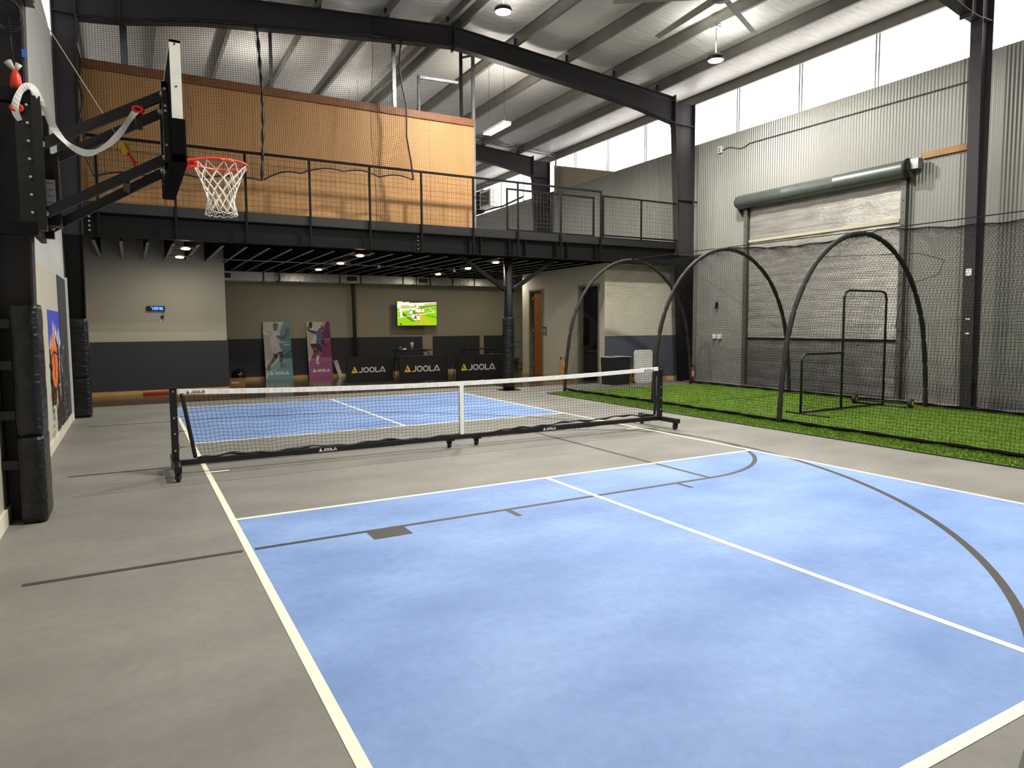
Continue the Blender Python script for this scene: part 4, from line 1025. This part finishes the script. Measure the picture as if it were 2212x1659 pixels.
# ================================================================== UNDER THE MEZZANINE
# wall clock
T = thing('digital_clock', 'black digital wall clock with blue digits on the left partition', 'clock', (-.1, 10.18, 1.95))
cx0, cx1, cz0, cz1 = -.295, .09, 1.965, 2.075; yk = 10.14
b = MB(); b.rbox(cx0, cx1, yk, 10.2, cz0, cz1, .015, axis=1); part(T, 'case', b, BLACKP)
SEG = {'0': 'abcdef', '2': 'abged', '3': 'abgcd', '6': 'afgedc', '7': 'abc', '8': 'abcdefg'}
LED = glow('blue_led', (60, 110, 255), 5)
b = MB(); x = cx0+.09
for ch in '7:28:36':
    w, hh, z0 = .032, .058, cz0+.026
    if ch == ':':
        for dz in (.017, .041): b.box(x-.004, x+.004, yk-.003, yk-.001, z0+dz-.004, z0+dz+.004)
        x += .014; continue
    S = {'a': (0, hh, w, hh), 'b': (w, hh/2, w, hh), 'c': (w, 0, w, hh/2), 'd': (0, 0, w, 0), 'e': (0, 0, 0, hh/2), 'f': (0, hh/2, 0, hh), 'g': (0, hh/2, w, hh/2)}
    for s in SEG[ch]:
        a, c, d, e = S[s]; b.box(x+a-.004, x+d+.004, yk-.003, yk-.001, z0+c-.004, z0+e+.004)
    x += .047
part(T, 'digits', b, LED)
T = thing('wall_outlet', 'white outlet with plugged black adapter below the digital clock', 'outlet', (-.03, 10.18, 1.72))
b = MB(); b.rbox(-.075, .005, 10.185, 10.2, 1.70, 1.80, .01, axis=1); part(T, 'plate', b, WHITE)
b = MB(); b.box(-.005, .06, 10.13, 10.19, 1.8, 1.85); b.tube([(.03, 10.15, 1.85), (.055, 10.17, 1.91), (.075, 10.16, 1.965)], .005, 6); part(T, 'adapter', b, BLACKP)
b = MB(); b.box(-.055, -.03, 10.18, 10.186, 1.755, 1.775); b.box(-.055, -.03, 10.18, 10.186, 1.72, 1.74); part(T, 'socket', b, BLACKP)
solo('red_bar', MB().rbox(-.45, .12, 10.03, 10.09, 0, .06, .015, axis=0), mat('foam_red', (170, 40, 34), .6), 'red foam bar lying on the floor along the partition', 'bar')
# duct
T = thing('air_duct', 'long silver insulated air duct under the mezzanine along the back', 'duct', (6.2, 12.75, 2.88))
seg = [1.44, 2.72, 3.02, 3.16, 4.9, 5.55, 6.9, 7.35, 7.82, 8.6, 9.4, 10.95]
for i, (a, c) in enumerate(zip(seg, seg[1:])):
    q = (i == 2)
    b = MB(); b.rbox(a+.004, c-.004, 12.5+(.015 if q else 0), 13.0, 2.87+(.01 if q else 0), 3.13, .015, axis=0)
    part(T, 'duct_section', b, [WHITE, FOIL, mat('duct_dark_foil', (126, 124, 110), .35, .6, .1)][0 if i < 2 else (2 if q else 1)])
for x0 in (1.55, 5.12, 7.42):
    b = MB(); b.box(x0-.05, x0+.36, 12.488, 12.5, 2.9, 3.12); rg = part(T, 'register', b, WHITE if x0 < 2 else FOIL)
    b = MB(); b.box(x0, x0+.3, 12.48, 12.488, 2.94, 3.07); part(rg, 'grille', b, BLACKP)
    b = MB()
    for k in range(9): b.box(x0+.02+k*.031, x0+.026+k*.031, 12.475, 12.482, 2.945, 3.065)
    part(rg, 'slats', b, mat('grille_grey', (70, 70, 68), .5))
for x in seg[1:-1]:
    b = MB(); b.box(x-.02, x+.02, 12.49, 13.0, 2.86, 2.868); b.box(x-.02, x+.02, 12.485, 12.489, 2.86, 3.14); part(T, 'hanger_strap', b, BLACKP if x != 3.02 else GALV)
b = MB(); b.cyl((5.50, 13.08, 0), (5.46, 13.08, 3.6), .055, 14); solo('back_column', b, BLACKP, 'slim black pipe column on the back wall left of the television', 'column')
# conduit and sprinkler lines under the joists
b = MB(); b.tube([(1.2, 8.95, 3.12), (5.2, 9.1, 3.115), (9.2, 9.45, 3.12)], .012, 8); solo('conduit', b, GALV, 'thin grey conduit running across under the mezzanine joists', 'pipe')
for x, y, lb in ((5.0, 9.09, 'white sprinkler head under the joists right of the lamp trio'), (7.2, 9.275, 'white sprinkler head under the joists near the brace')):
    b = MB(); b.cyl((x, y, 3.06), (x, y, 3.14), .025, 10); b.lathe([(.001, 0), (.05, .005), (.05, .012), (.001, .015)], (x, y, 3.05), 12); solo('sprinkler_head', b, WHITE, lb, 'sprinkler')
# television
T = thing('television', 'flat television showing football on the back wall', 'television', (7.55, 13.0, 1.58))
x0, x1, z0, z1, yt = 6.82, 8.18, 1.585, 2.355, 12.86
b = MB(); b.rbox(x0-.015, x1+.015, yt, yt+.05, z0-.02, z1+.015, .01, axis=1); part(T, 'case', b, BLACKP)
b = MB(); b.box(7.3, 7.7, yt+.05, YP-.002, 1.8, 2.1); part(T, 'wall_bracket', b, BLACKP)
b = MB(); LY = [1]
def SP(a, c): return (x0+a*(x1-x0), yt-.001*LY[0], z0+c*(z1-z0))
def sp_(pts, col, lay): b.col = col; LY[0] = lay; b.quad(*[SP(*p) for p in pts])
sp_([(0, 0), (1, 0), (1, 1), (0, 1)], (128, 170, 16), 1)
sp_([(0, .98), (0, 1), (1, 1), (1, .95), (.55, .93)], (60, 54, 40), 2); sp_([(0, .9), (.14, .93), (.14, 1), (0, 1)], (236, 190, 90), 3)
sp_([(0, .74), (1, .9), (1, .99), (0, .9)], (238, 226, 230), 2)
sp_([(.04, .75), (.3, .79), (.3, .86), (.04, .82)], (246, 138, 128), 3); sp_([(.42, .81), (.5, .82), (.5, .89), (.42, .88)], (246, 138, 128), 3); sp_([(.68, .85), (1, .905), (1, .97), (.68, .92)], (246, 138, 128), 3); sp_([(.06, .9), (.3, .93), (.3, .98), (.06, .95)], (214, 226, 244), 3)
sp_([(.3, .54), (.62, .6), (.75, .3), (.98, .02), (.55, .02), (.4, .3)], (156, 164, 30), 2)
sp_([(.62, .64), (1, .72), (1, .88), (.56, .80)], (86, 142, 8), 2); sp_([(.7, .42), (1, .28), (1, .38), (.8, .46)], (96, 148, 10), 2)
sp_([(.06, .5), (.14, .55), (.42, .18), (.38, .16)], (64, 100, 8), 3); sp_([(.36, .6), (.45, .62), (.5, .5), (.42, .48)], (92, 118, 10), 3); sp_([(.06, .12), (.12, .03), (.07, .02)], (30, 40, 10), 3)
def ln(a, c, w=.012, col=(244, 250, 220), lay=4):
    d = (Vector(c)-Vector(a)).normalized(); n_ = Vector((-d.y, d.x))*w/2; sp_([Vector(a)-n_, Vector(c)-n_, Vector(c)+n_, Vector(a)+n_], col, lay)
ln((0, .57), (.48, .68)); ln((.62, .69), (1, .79)); ln((0, .31), (.95, .56)); ln((.95, .56), (.8, .73)); ln((.05, .90), (.11, .36), .035); ln((.06, .66), (.5, .72), .05); ln((.5, .7), (.51, .9), .03); ln((.1, .56), (.1, .34), .05)
def fig(a, c, s, top=(240, 238, 240), bot=(235, 230, 235), skin=(150, 100, 80)):
    sp_([(a-.018*s, c), (a-.006*s, c), (a, c+.07*s), (a-.02*s, c+.07*s)], skin, 5); sp_([(a+.018*s, c), (a+.006*s, c), (a, c+.07*s), (a+.02*s, c+.07*s)], skin, 5)
    sp_([(a-.022*s, c+.06*s), (a+.022*s, c+.06*s), (a+.02*s, c+.1*s), (a-.02*s, c+.1*s)], bot, 6); sp_([(a-.022*s, c+.1*s), (a+.022*s, c+.1*s), (a+.026*s, c+.17*s), (a-.026*s, c+.17*s)], top, 6)
    sp_([(a+.012*s*cos(2*PI*i/8), c+.19*s+.02*s*sin(2*PI*i/8)) for i in range(8)], (70, 44, 34), 6)
for a, c, s, t in ((.33, .42, 1.3, (90, 160, 226)), (.35, .42, 1.1, None), (.48, .5, 1.1, None), (.52, .5, 1., None), (.57, .5, 1.1, None), (.61, .5, 1., (206, 40, 60)), (.645, .5, 1.1, None), (.4, .22, 1.4, None), (.44, .15, 1.3, (70, 50, 50)), (.53, .14, 1.5, None)):
    fig(a, c, s, t or (244, 240, 242), (240, 236, 240))
part(T, 'screen', b, picture_mat('tv_picture', 1.15, .3))
# leaning banners
def banner(xa, xb, label):
    T = thing('player_banner', label, 'banner', ((xa+xb)/2, 12.85, 0), rot=(-math.atan2(.30, 1.72), 0, 0)); w = xb-xa; H = 1.74
    b = MB(); b.box(-w/2, w/2, 0, .012, 0, H); part(T, 'board', b, WHITE, world=False); return T, w, H
def pic(T, w, H, shapes, name):
    b = MB()
    for lay, col, pts in shapes:
        b.col = col; b.quad(*[((u-.5)*w, -.0012*lay, v*H) for u, v in pts])
    part(T, name, b, picture_mat('print_'+name+str(len(MATS)), 0, .35), world=False); MATS['p%d' % len(MATS)] = 1
def mp(xl0, xl1, xr0, xr1, yt_, yb_):
    def g(x, y):
        t = (y-yt_)/(yb_-yt_); a = xl0+(xl1-xl0)*t; c = xr0+(xr1-xr0)*t; return ((x-a)/(c-a), 1-t)
    return g
def limb(pts, ws, g):
    # tapered limb outline through photo-space points
    L, R = [], []
    for i, (x, y) in enumerate(pts):
        a = Vector(pts[max(0, i-1)]); c = Vector(pts[min(len(pts)-1, i+1)]); d = (c-a).normalized(); n_ = Vector((-d.y, d.x))*ws[i]/2
        L.append((x+n_.x, y+n_.y)); R.append((x-n_.x, y-n_.y))
    return [g(*p) for p in L+R[::-1]]
def el(cx, cy, rx, ry, g, n=16): return [g(cx+rx*cos(2*PI*i/n), cy+ry*sin(2*PI*i/n)) for i in range(n)]
def qs(pts, ws, g, lay, col):
    # limb split into quads so every outline stays clean
    o = []
    for i in range(len(pts)-1): o.append((lay, col, limb(pts[i:i+2], ws[i:i+2], g)))
    for p, w in zip(pts, ws): o.append((lay, col, el(p[0], p[1], w/2, w/2, g, 12)))
    return o
T, w, H = banner(2.76, 3.535, 'grey and teal banner of a player dressed in white, leaning on the back wall')
g = mp(70, 145, 618, 680, 145, 1312)
S = [(1, (176, 170, 166), [(0, 0), (1, 0), (1, 1), (0, 1)]), (2, (64, 122, 132), [g(500, 140), g(620, 140), g(680, 1312), g(145, 1312), g(240, 1100), g(400, 900), g(420, 330)]), (3, (196, 190, 182), [g(75, 150), g(490, 150), g(380, 330), g(78, 330)]),
     (3, (38, 86, 96), [g(490, 830), g(640, 690), g(650, 880), g(470, 890)]), (3, (92, 150, 158), [g(140, 1170), g(380, 930), g(560, 890), g(330, 1140)]), (4, (226, 220, 196), [g(75, 325), g(215, 400), g(190, 412), g(78, 370)])]
sk = (92, 66, 58)
S += qs([(330, 780), (330, 850), (270, 930), (190, 1030)], [96, 80, 66, 44], g, 5, sk)+qs([(420, 740), (450, 830), (440, 920), (440, 1010)], [96, 76, 60, 40], g, 5, sk)
S += [(6, (70, 62, 62), [g(150, 1060), g(230, 1000), g(235, 1110), g(190, 1130), g(140, 1110)]), (6, (70, 62, 62), [g(415, 1000), g(470, 990), g(540, 1040), g(540, 1060), g(415, 1050)])]
S += [(7, (186, 178, 182), [g(225, 640), g(390, 620), g(465, 735), g(370, 760), g(345, 790), g(265, 785)]), (8, (198, 192, 196), [g(270, 310), g(340, 300), g(420, 420), g(350, 470), g(395, 640), g(215, 640), g(215, 500)])]
S += qs([(370, 440), (440, 475), (520, 465)], [56, 50, 36], g, 9, sk)+qs([(420, 460), (500, 440), (545, 415)], [44, 38, 32], g, 10, sk)
S += [(9, sk, el(328, 250, 46, 66, g)), (9, sk, [g(300, 290), g(350, 290), g(352, 325), g(290, 325)]), (10, (44, 32, 28), [g(275, 190), g(320, 165), g(378, 180), g(382, 225), g(300, 225), g(280, 260)]), (9, (84, 66, 70), [g(515, 290), g(560, 275), g(605, 285), g(600, 380), g(560, 405), g(515, 385)]), (9, (60, 48, 50), [g(535, 385), g(560, 390), g(555, 430), g(535, 430)])]
sc_ = [(400, 560), (420, 530), (430, 575), (455, 530), (470, 580), (500, 545), (515, 585), (545, 555), (580, 560)]
for a, c in zip(sc_, sc_[1:]): S.append((11, (216, 226, 228), limb([a, c], [7, 7], g)))
for x in range(490, 605, 24): S.append((11, (216, 226, 228), [g(x, 600), g(x+17, 600), g(x+17, 622), g(x, 622)]))
pic(T, w, H, S, 'print')
E_, W_ = MB(), MB(); p0 = g(215, 1205); mark(E_, W_, ((p0[0]-.5)*w, -.015, p0[1]*H), (1, 0, 0), (0, 0, 1), .70*w/MARKW)
n0 = len(E_.v); E_.v += W_.v; E_.f += [tuple(i+n0 for i in f) for f in W_.f]; E_.mi += W_.mi; E_.c += W_.c; part(T, 'lettering', E_, LOGOW, world=False)
T, w, H = banner(4.01, 4.72, 'grey and magenta banner of a player raising a black paddle, leaning on the back wall')
g = mp(935, 1012, 1415, 1488, 145, 1312)
S = [(1, (182, 172, 168), [(0, 0), (1, 0), (1, 1), (0, 1)]), (2, (132, 36, 98), [g(1350, 142), g(1415, 142), g(1488, 1312), g(1012, 1312), g(1000, 980), g(1130, 720), g(1240, 420)]), (3, (104, 30, 74), [g(1290, 330), g(1430, 330), g(1435, 520), g(1260, 520)]), (3, (150, 46, 112), [g(1040, 900), g(1460, 880), g(1470, 960), g(1020, 960)]), (3, (206, 198, 190), [g(960, 160), g(1280, 150), g(1250, 330), g(980, 330)])]
sk = (128, 84, 66)
S += qs([(1130, 370), (1040, 345), (980, 310)], [58, 44, 30], g, 5, (64, 44, 38))+[(6, (26, 24, 26), el(1028, 215, 40, 68, g)), (6, (26, 24, 26), [g(965, 240), g(1010, 280), g(985, 300), g(965, 285)])]
S += qs([(1250, 520), (1290, 590), (1350, 650)], [60, 44, 26], g, 5, (60, 34, 44))
S += qs([(1100, 640), (1120, 760), (1155, 880)], [90, 76, 44], g, 5, sk)+qs([(1190, 700), (1255, 760), (1190, 850), (1165, 930)], [90, 62, 54, 36], g, 6, (168, 100, 80))
S += [(7, (222, 210, 206), [g(1160, 830), g(1205, 850), g(1180, 960), g(1140, 950)]), (8, (196, 160, 176), [g(1130, 975), g(1185, 960), g(1215, 1000), g(1190, 1030), g(1135, 1005)])]
S += [(8, (34, 38, 44), [g(1025, 600), g(1180, 590), g(1235, 640), g(1280, 750), g(1265, 785), g(1160, 720), g(1130, 640), g(1055, 690)]), (9, (86, 98, 138), [g(1105, 345), g(1200, 330), g(1260, 360), g(1270, 500), g(1220, 610), g(1140, 600), g(1150, 450)]), (8, (214, 204, 198), [g(1105, 420), g(1150, 410), g(1150, 600), g(1020, 595)])]
S += [(9, sk, el(1225, 310, 34, 52, g)), (10, (36, 30, 30), [g(1230, 235), g(1275, 230), g(1285, 290), g(1262, 310), g(1235, 270)]), (10, (226, 220, 216), [g(1195, 265), g(1255, 250), g(1260, 268), g(1195, 285)])]
for x in range(1300, 1425, 26): S.append((11, (224, 196, 214), [g(x, 500), g(x+19, 500), g(x+19, 514), g(x, 514)]))
for x in range(1310, 1405, 20): S.append((11, (196, 130, 172), [g(x, 548), g(x+14, 548), g(x+14, 562), g(x, 562)]))
pic(T, w, H, S, 'print')
E_, W_ = MB(), MB(); p0 = g(1075, 1180); mark(E_, W_, ((p0[0]-.5)*w, -.015, p0[1]*H), (1, 0, 0), (0, 0, 1), .72*w/MARKW)
n0 = len(E_.v); E_.v += W_.v; E_.f += [tuple(i+n0 for i in f) for f in W_.f]; E_.mi += W_.mi; E_.c += W_.c; part(T, 'lettering', E_, LOGOW, world=False)
# low court barriers
for x0, x1, y, lb in ((4.46, 5.78, 10.4, 'leftmost black court barrier with gold and white lettering'), (5.79, 7.24, 9.9, 'middle black court barrier with gold and white lettering'), (7.37, 8.87, 9.6, 'rightmost black court barrier with lettering, next to the padded post')):
    T = thing('court_barrier', lb, 'barrier', ((x0+x1)/2, y, 0), group='black court barriers'); h = .73
    b = MB(); b.box(x0, x1, y-.008, y+.008, .02, h); PN = part(T, 'panel', b, mat('barrier_cloth', (9, 9, 10), .7, 0, .1, 6))
    b = MB(); r = .012
    b.tube([(x0, y, .03), (x0, y, h), (x1, y, h), (x1, y, .03)], r, 8); part(T, 'frame', b, BLACKP)
    for x in (x0+.02, x1-.02):
        b = MB(); b.tube([(x, y+.01, h-.02), (x, y+.26, .012)], .01, 8); part(T, 'rear_leg', b, BLACKP)
    E_, W_ = MB(), MB(); H_ = (x1-x0)*.76/MARKW*.92; mark(E_, W_, (x0+(x1-x0)*.1, y-.0105, .29), (1, 0, 0), (0, 0, 1), H_, .95)
    part(PN, 'emblem', E_, GOLD); part(PN, 'lettering', W_, LOGOG)
# high folding tables with bent legs
def ftable(x0, x1, y0, y1, z, lb):
    T = thing('folding_table', lb, 'table', ((x0+x1)/2, (y0+y1)/2, 0), group='black folding tables')
    b = MB(); b.rbox(x0, x1, y0, y1, z-.03, z, .02); part(T, 'table_top', b, mat('table_black', (40, 39, 37), .4))
    for s, xe in ((1, x0+.1), (-1, x1-.1)):
        for y in (y0+.06, y1-.06):
            b = MB(); b.tube([(xe+s*.25, y, z-.035), (xe+s*.06, y, z-.05), (xe, y, z-.1), (xe-s*.03, y, z-.2), (xe-s*.05, y, .02)], .014, 8); part(T, 'leg', b, BLACKP, True)
        b = MB(); b.cyl((xe-s*.035, y0+.06, z-.3), (xe-s*.035, y1-.06, z-.3), .012, 8); part(T, 'cross_bar', b, BLACKP)
ftable(6.5, 7.62, 11.95, 12.55, .83, 'black folding table with cups on it, behind the middle barrier')
ftable(8.85, 9.95, 11.95, 12.55, .82, 'empty black folding table behind the rightmost barrier')
T = thing('travel_cup', 'tall white tumbler with dark lid on the left folding table', 'cup', (7.05, 12.2, .83))
b = MB(); b.lathe([(.001, 0), (.03, 0), (.034, .085), (.05, .10), (.058, .235), (.001, .235)], (7.05, 12.2, .83), 20); cu = part(T, 'body', b, mat('cup_white', (214, 206, 192), .5), True)
b = MB(); b.lathe([(.06, 0), (.062, .015), (.04, .03), (.001, .03)], (7.05, 12.2, 1.062), 20); part(T, 'lid', b, mat('lid_dark', (58, 30, 32), .4), True)
b = MB(); b.lathe([(.001, 0), (.028, 0), (.036, .1), (.001, .1)], (6.66, 12.2, .83), 16); solo('paper_cup', b, mat('cup_teal', (60, 160, 130), .5), 'small teal cup on the left end of the folding table', 'cup', smooth=True)
b = MB(); b.box(6.72, 6.85, 12.14, 12.22, .83, .86, Matrix.Identity(4)); b.box(6.76, 6.83, 12.15, 12.2, .86, .885); solo('napkin', b, WHITE, 'crumpled white napkin next to the small teal cup', 'napkin')
# ball, carton, pale slat
b = MB(); b.ball((1.97, 12.55, .195), .195, 18); solo('exercise_ball', b, mat('ball_black', (22, 22, 23), .22), 'glossy black exercise ball on the floor beside the partition', 'ball', smooth=True)
T = thing('cardboard_box', 'small brown cardboard box in front of the black ball', 'box', (1.76, 11.4, 0))
b = MB(); b.box(1.57, 1.96, 11.2, 11.6, 0, .2); cb = part(T, 'body', b, mat('cardboard', (158, 112, 62), .7))
b = MB(); b.box(1.62, 1.80, 11.196, 11.2, .09, .12); part(T, 'label', b, WHITE)
b = MB(); b.bar((4.94, 12.75, .0), (4.82, 12.95, .52), .12, .03, (0, 1, 0)); solo('speckled_panel', b, mat('speckled_white', (190, 188, 176), .5, 0, 0, 30, ramp=((90, 88, 84), (216, 214, 204))), 'narrow white speckled panel leaning left of the first barrier', 'panel')
# corner by the restrooms
T = thing('restroom_sign', 'small dark restroom sign with two white figures beside the wooden door', 'sign', (XW, 9.64, 1.27))
b = MB(); b.rbox(XW-.012, XW, 9.555, 9.735, 1.26, 1.52, .01, axis=0); pl = part(T, 'plate', b, mat('sign_navy', (24, 28, 40), .5))
b = MB(); xs0 = XW-.0145
def sq(y0, y1, z0, z1): b.quad((xs0, y1, z0), (xs0, y0, z0), (xs0, y0, z1), (xs0, y1, z1))
for yy in (9.605, 9.685):
    sq(yy-.018, yy+.018, 1.385, 1.45); sq(yy-.014, yy-.003, 1.335, 1.385); sq(yy+.003, yy+.014, 1.335, 1.385)
    b.quad(*[(xs0, yy-.014*cos(2*PI*i/12), 1.472+.014*sin(2*PI*i/12)) for i in range(12)])
sq(9.58, 9.71, 1.285, 1.305)
part(pl, 'pictogram', b, LOGOW)
T = thing('vanity_cabinet', 'small wash stand with pale counter inside the open restroom', 'cabinet', (11.5, 8.7, 0))
b = MB(); b.box(10.9, 12.3, 8.45, 8.94, 0.08, .78); part(T, 'body', b, mat('vanity_brown', (92, 82, 68), .6))
b = MB(); b.rbox(10.87, 12.33, 8.4, 8.95, .78, .82, .01); part(T, 'counter', b, mat('counter_stone', (150, 142, 126), .35, 0, .2, 14))
for x0, x1, k in ((10.92, 11.58, 11.53), (11.62, 12.28, 11.67)):
    b = MB(); b.box(x0, x1, 8.432, 8.45, .12, .74); dr = part(T, 'door', b, mat('vanity_door', (98, 88, 74), .6))
    b = MB(); b.ball((k, 8.42, .64), .018, 8); part(dr, 'knob', b, BLACKP, True)
b = MB(); b.box(11.18, 11.52, 8.93, 8.95, .95, 1.78); solo('wall_mirror', b, mat('mirror_dark', (30, 28, 26), .12, .3), 'dark narrow mirror above the restroom counter', 'mirror')
b = MB(); b.prism([(0, 0), (.34, 0), (.33, .3), (.25, .55), (.18, .68), (.10, .67), (.07, .5), (.0, .42), (.03, .2)], lambda p, q, h: (XW-.05-h-.0+.0*q, 8.78-p, q), 0, .03)
b.k = 1; b.tube([(XW-.085, 8.64, .6), (XW-.08, 8.64, .6)], .04, 12); solo('wood_slab', b, [PINE, DARKL], 'ragged tan wooden slab with a dark knot leaning on the restroom wall', 'wood slab')
T = thing('trash_bin', 'square black trash bin with a white liner by the slate wall panel', 'bin', (10.5, 6.33, 0))
b = MB(); b.prism([(10.22, 0), (10.78, 0), (10.82, .72), (10.18, .72)], lambda p, q, h: (p, h, q), 6.1, 6.56); part(T, 'body', b, mat('bin_black', (30, 31, 34), .5))
b = MB(); b.tube([(10.17, 6.09, .725), (10.5, 6.085, .74), (10.83, 6.09, .725), (10.83, 6.57, .725), (10.17, 6.57, .725)], .012, 6, True); part(T, 'liner', b, mat('liner_white', (190, 190, 186), .4))
T = thing('wooden_stool', 'low brown wooden stool half hidden by the white board', 'stool', (11.3, 6.42, 0))
b = MB(); b.box(10.97, 11.66, 6.36, 6.5, .38, .43); part(T, 'seat', b, mat('stool_wood', (150, 88, 44), .5))
for x in (11.0, 11.58):
    b = MB(); b.box(x, x+.09, 6.37, 6.49, 0, .38); part(T, 'leg', b, mat('stool_wood', (150, 88, 44), .5))
b = MB(); b.prism(rrect(11.09, 11.70, .0, .89, .09, 5), lambda p, q, h: (p, h+.1*q*0, q), 6.26, 6.31); solo('white_board', b, WHITE, 'white rounded plastic board standing in front of the brown stool', 'board')
T = thing('fire_extinguisher', 'red fire extinguisher standing beside the right mezzanine column', 'fire extinguisher', (12.84, 5.95, 0))
b = MB(); b.lathe([(.001, 0), (.06, .0), (.066, .02), (.066, .30), (.05, .35), (.025, .37), (.022, .4), (.001, .4)], (12.84, 5.95, 0), 20); part(T, 'cylinder', b, mat('extinguisher_red', (176, 18, 20), .3), True)
b = MB(); b.lathe([(.0672, .14), (.0672, .29)], (12.84, 5.95, 0), 20); part(T, 'label', b, mat('extinguisher_label', (206, 200, 192), .5), True)
b = MB(); b.bar((12.84, 5.95, .41), (12.92, 5.92, .44), .02, .015); b.bar((12.82, 5.95, .42), (12.93, 5.92, .40), .02, .012); b.box(12.82, 12.86, 5.93, 5.97, .39, .43); part(T, 'handle', b, BLACKP)
b = MB(); b.tube([(12.84, 5.93, .41), (12.9, 5.89, .38), (12.915, 5.88, .25), (12.91, 5.88, .12)], .01, 8); part(T, 'hose', b, RUB, True)
b = MB(); b.box(11.02, 11.05, 12.88, 12.91, 0, .39); b.box(11.25, 11.28, 12.88, 12.91, 0, .39); b.box(11.02, 11.05, 13.05, 13.08, 0, .39); b.box(11.25, 11.28, 13.05, 13.08, 0, .39); b.box(11.0, 11.3, 12.86, 13.1, .36, .4)
solo('small_stool', b, mat('stool_dark', (74, 48, 38), .5), 'little dark wooden stool by the pale door at the back', 'stool')
# far upper corner behind the railing
T = thing('air_conditioner', 'window air conditioner in the far bright strip window above the mezzanine', 'air conditioner', (13.05, 18.4, 6.5))
b = MB(); b.rbox(12.85, 13.25, 17.95, 18.95, 6.6, 7.35, .02); part(T, 'case', b, WHITE)
b = MB(); b.box(12.84, 12.85, 18.05, 18.85, 6.7, 7.25); part(T, 'grille', b, mat('grille_brown', (96, 84, 78), .6))
b = MB(); b.box(13.08, 13.14, 19.05, 20.9, 6.5, 7.5); solo('dark_panel', b, BLACK, 'dark panel left of the far window air conditioner', 'panel')
b = MB(); b.tube([(12.9, 18.9, 6.5), (13.0, 17.9, 6.52), (13.05, 17.2, 6.5), (13.08, 15.6, 6.62)], .04, 8); solo('insulated_pipe', b, RUB, 'black insulated pipe along the far strip window sill', 'pipe', smooth=True)
for i, (dy, dz) in enumerate(((0, 0), (.07, -.07))):
    b = MB(); z = 7.72+dz; b.tube([(9.6, 13.1+dy, z+.16), (12.85, 13.1+dy, z), (12.98, 13.1+dy, z-.05), (13.03, 13.1+dy, z-.18), (13.03, 13.1+dy, 3.8)], .02, 8)
    solo('metal_conduit', b, GALV, '%s bent metal conduit dropping past the far strip window' % ['front', 'rear'][i], 'pipe', 'metal conduits')
print('done', len(bpy.data.objects))
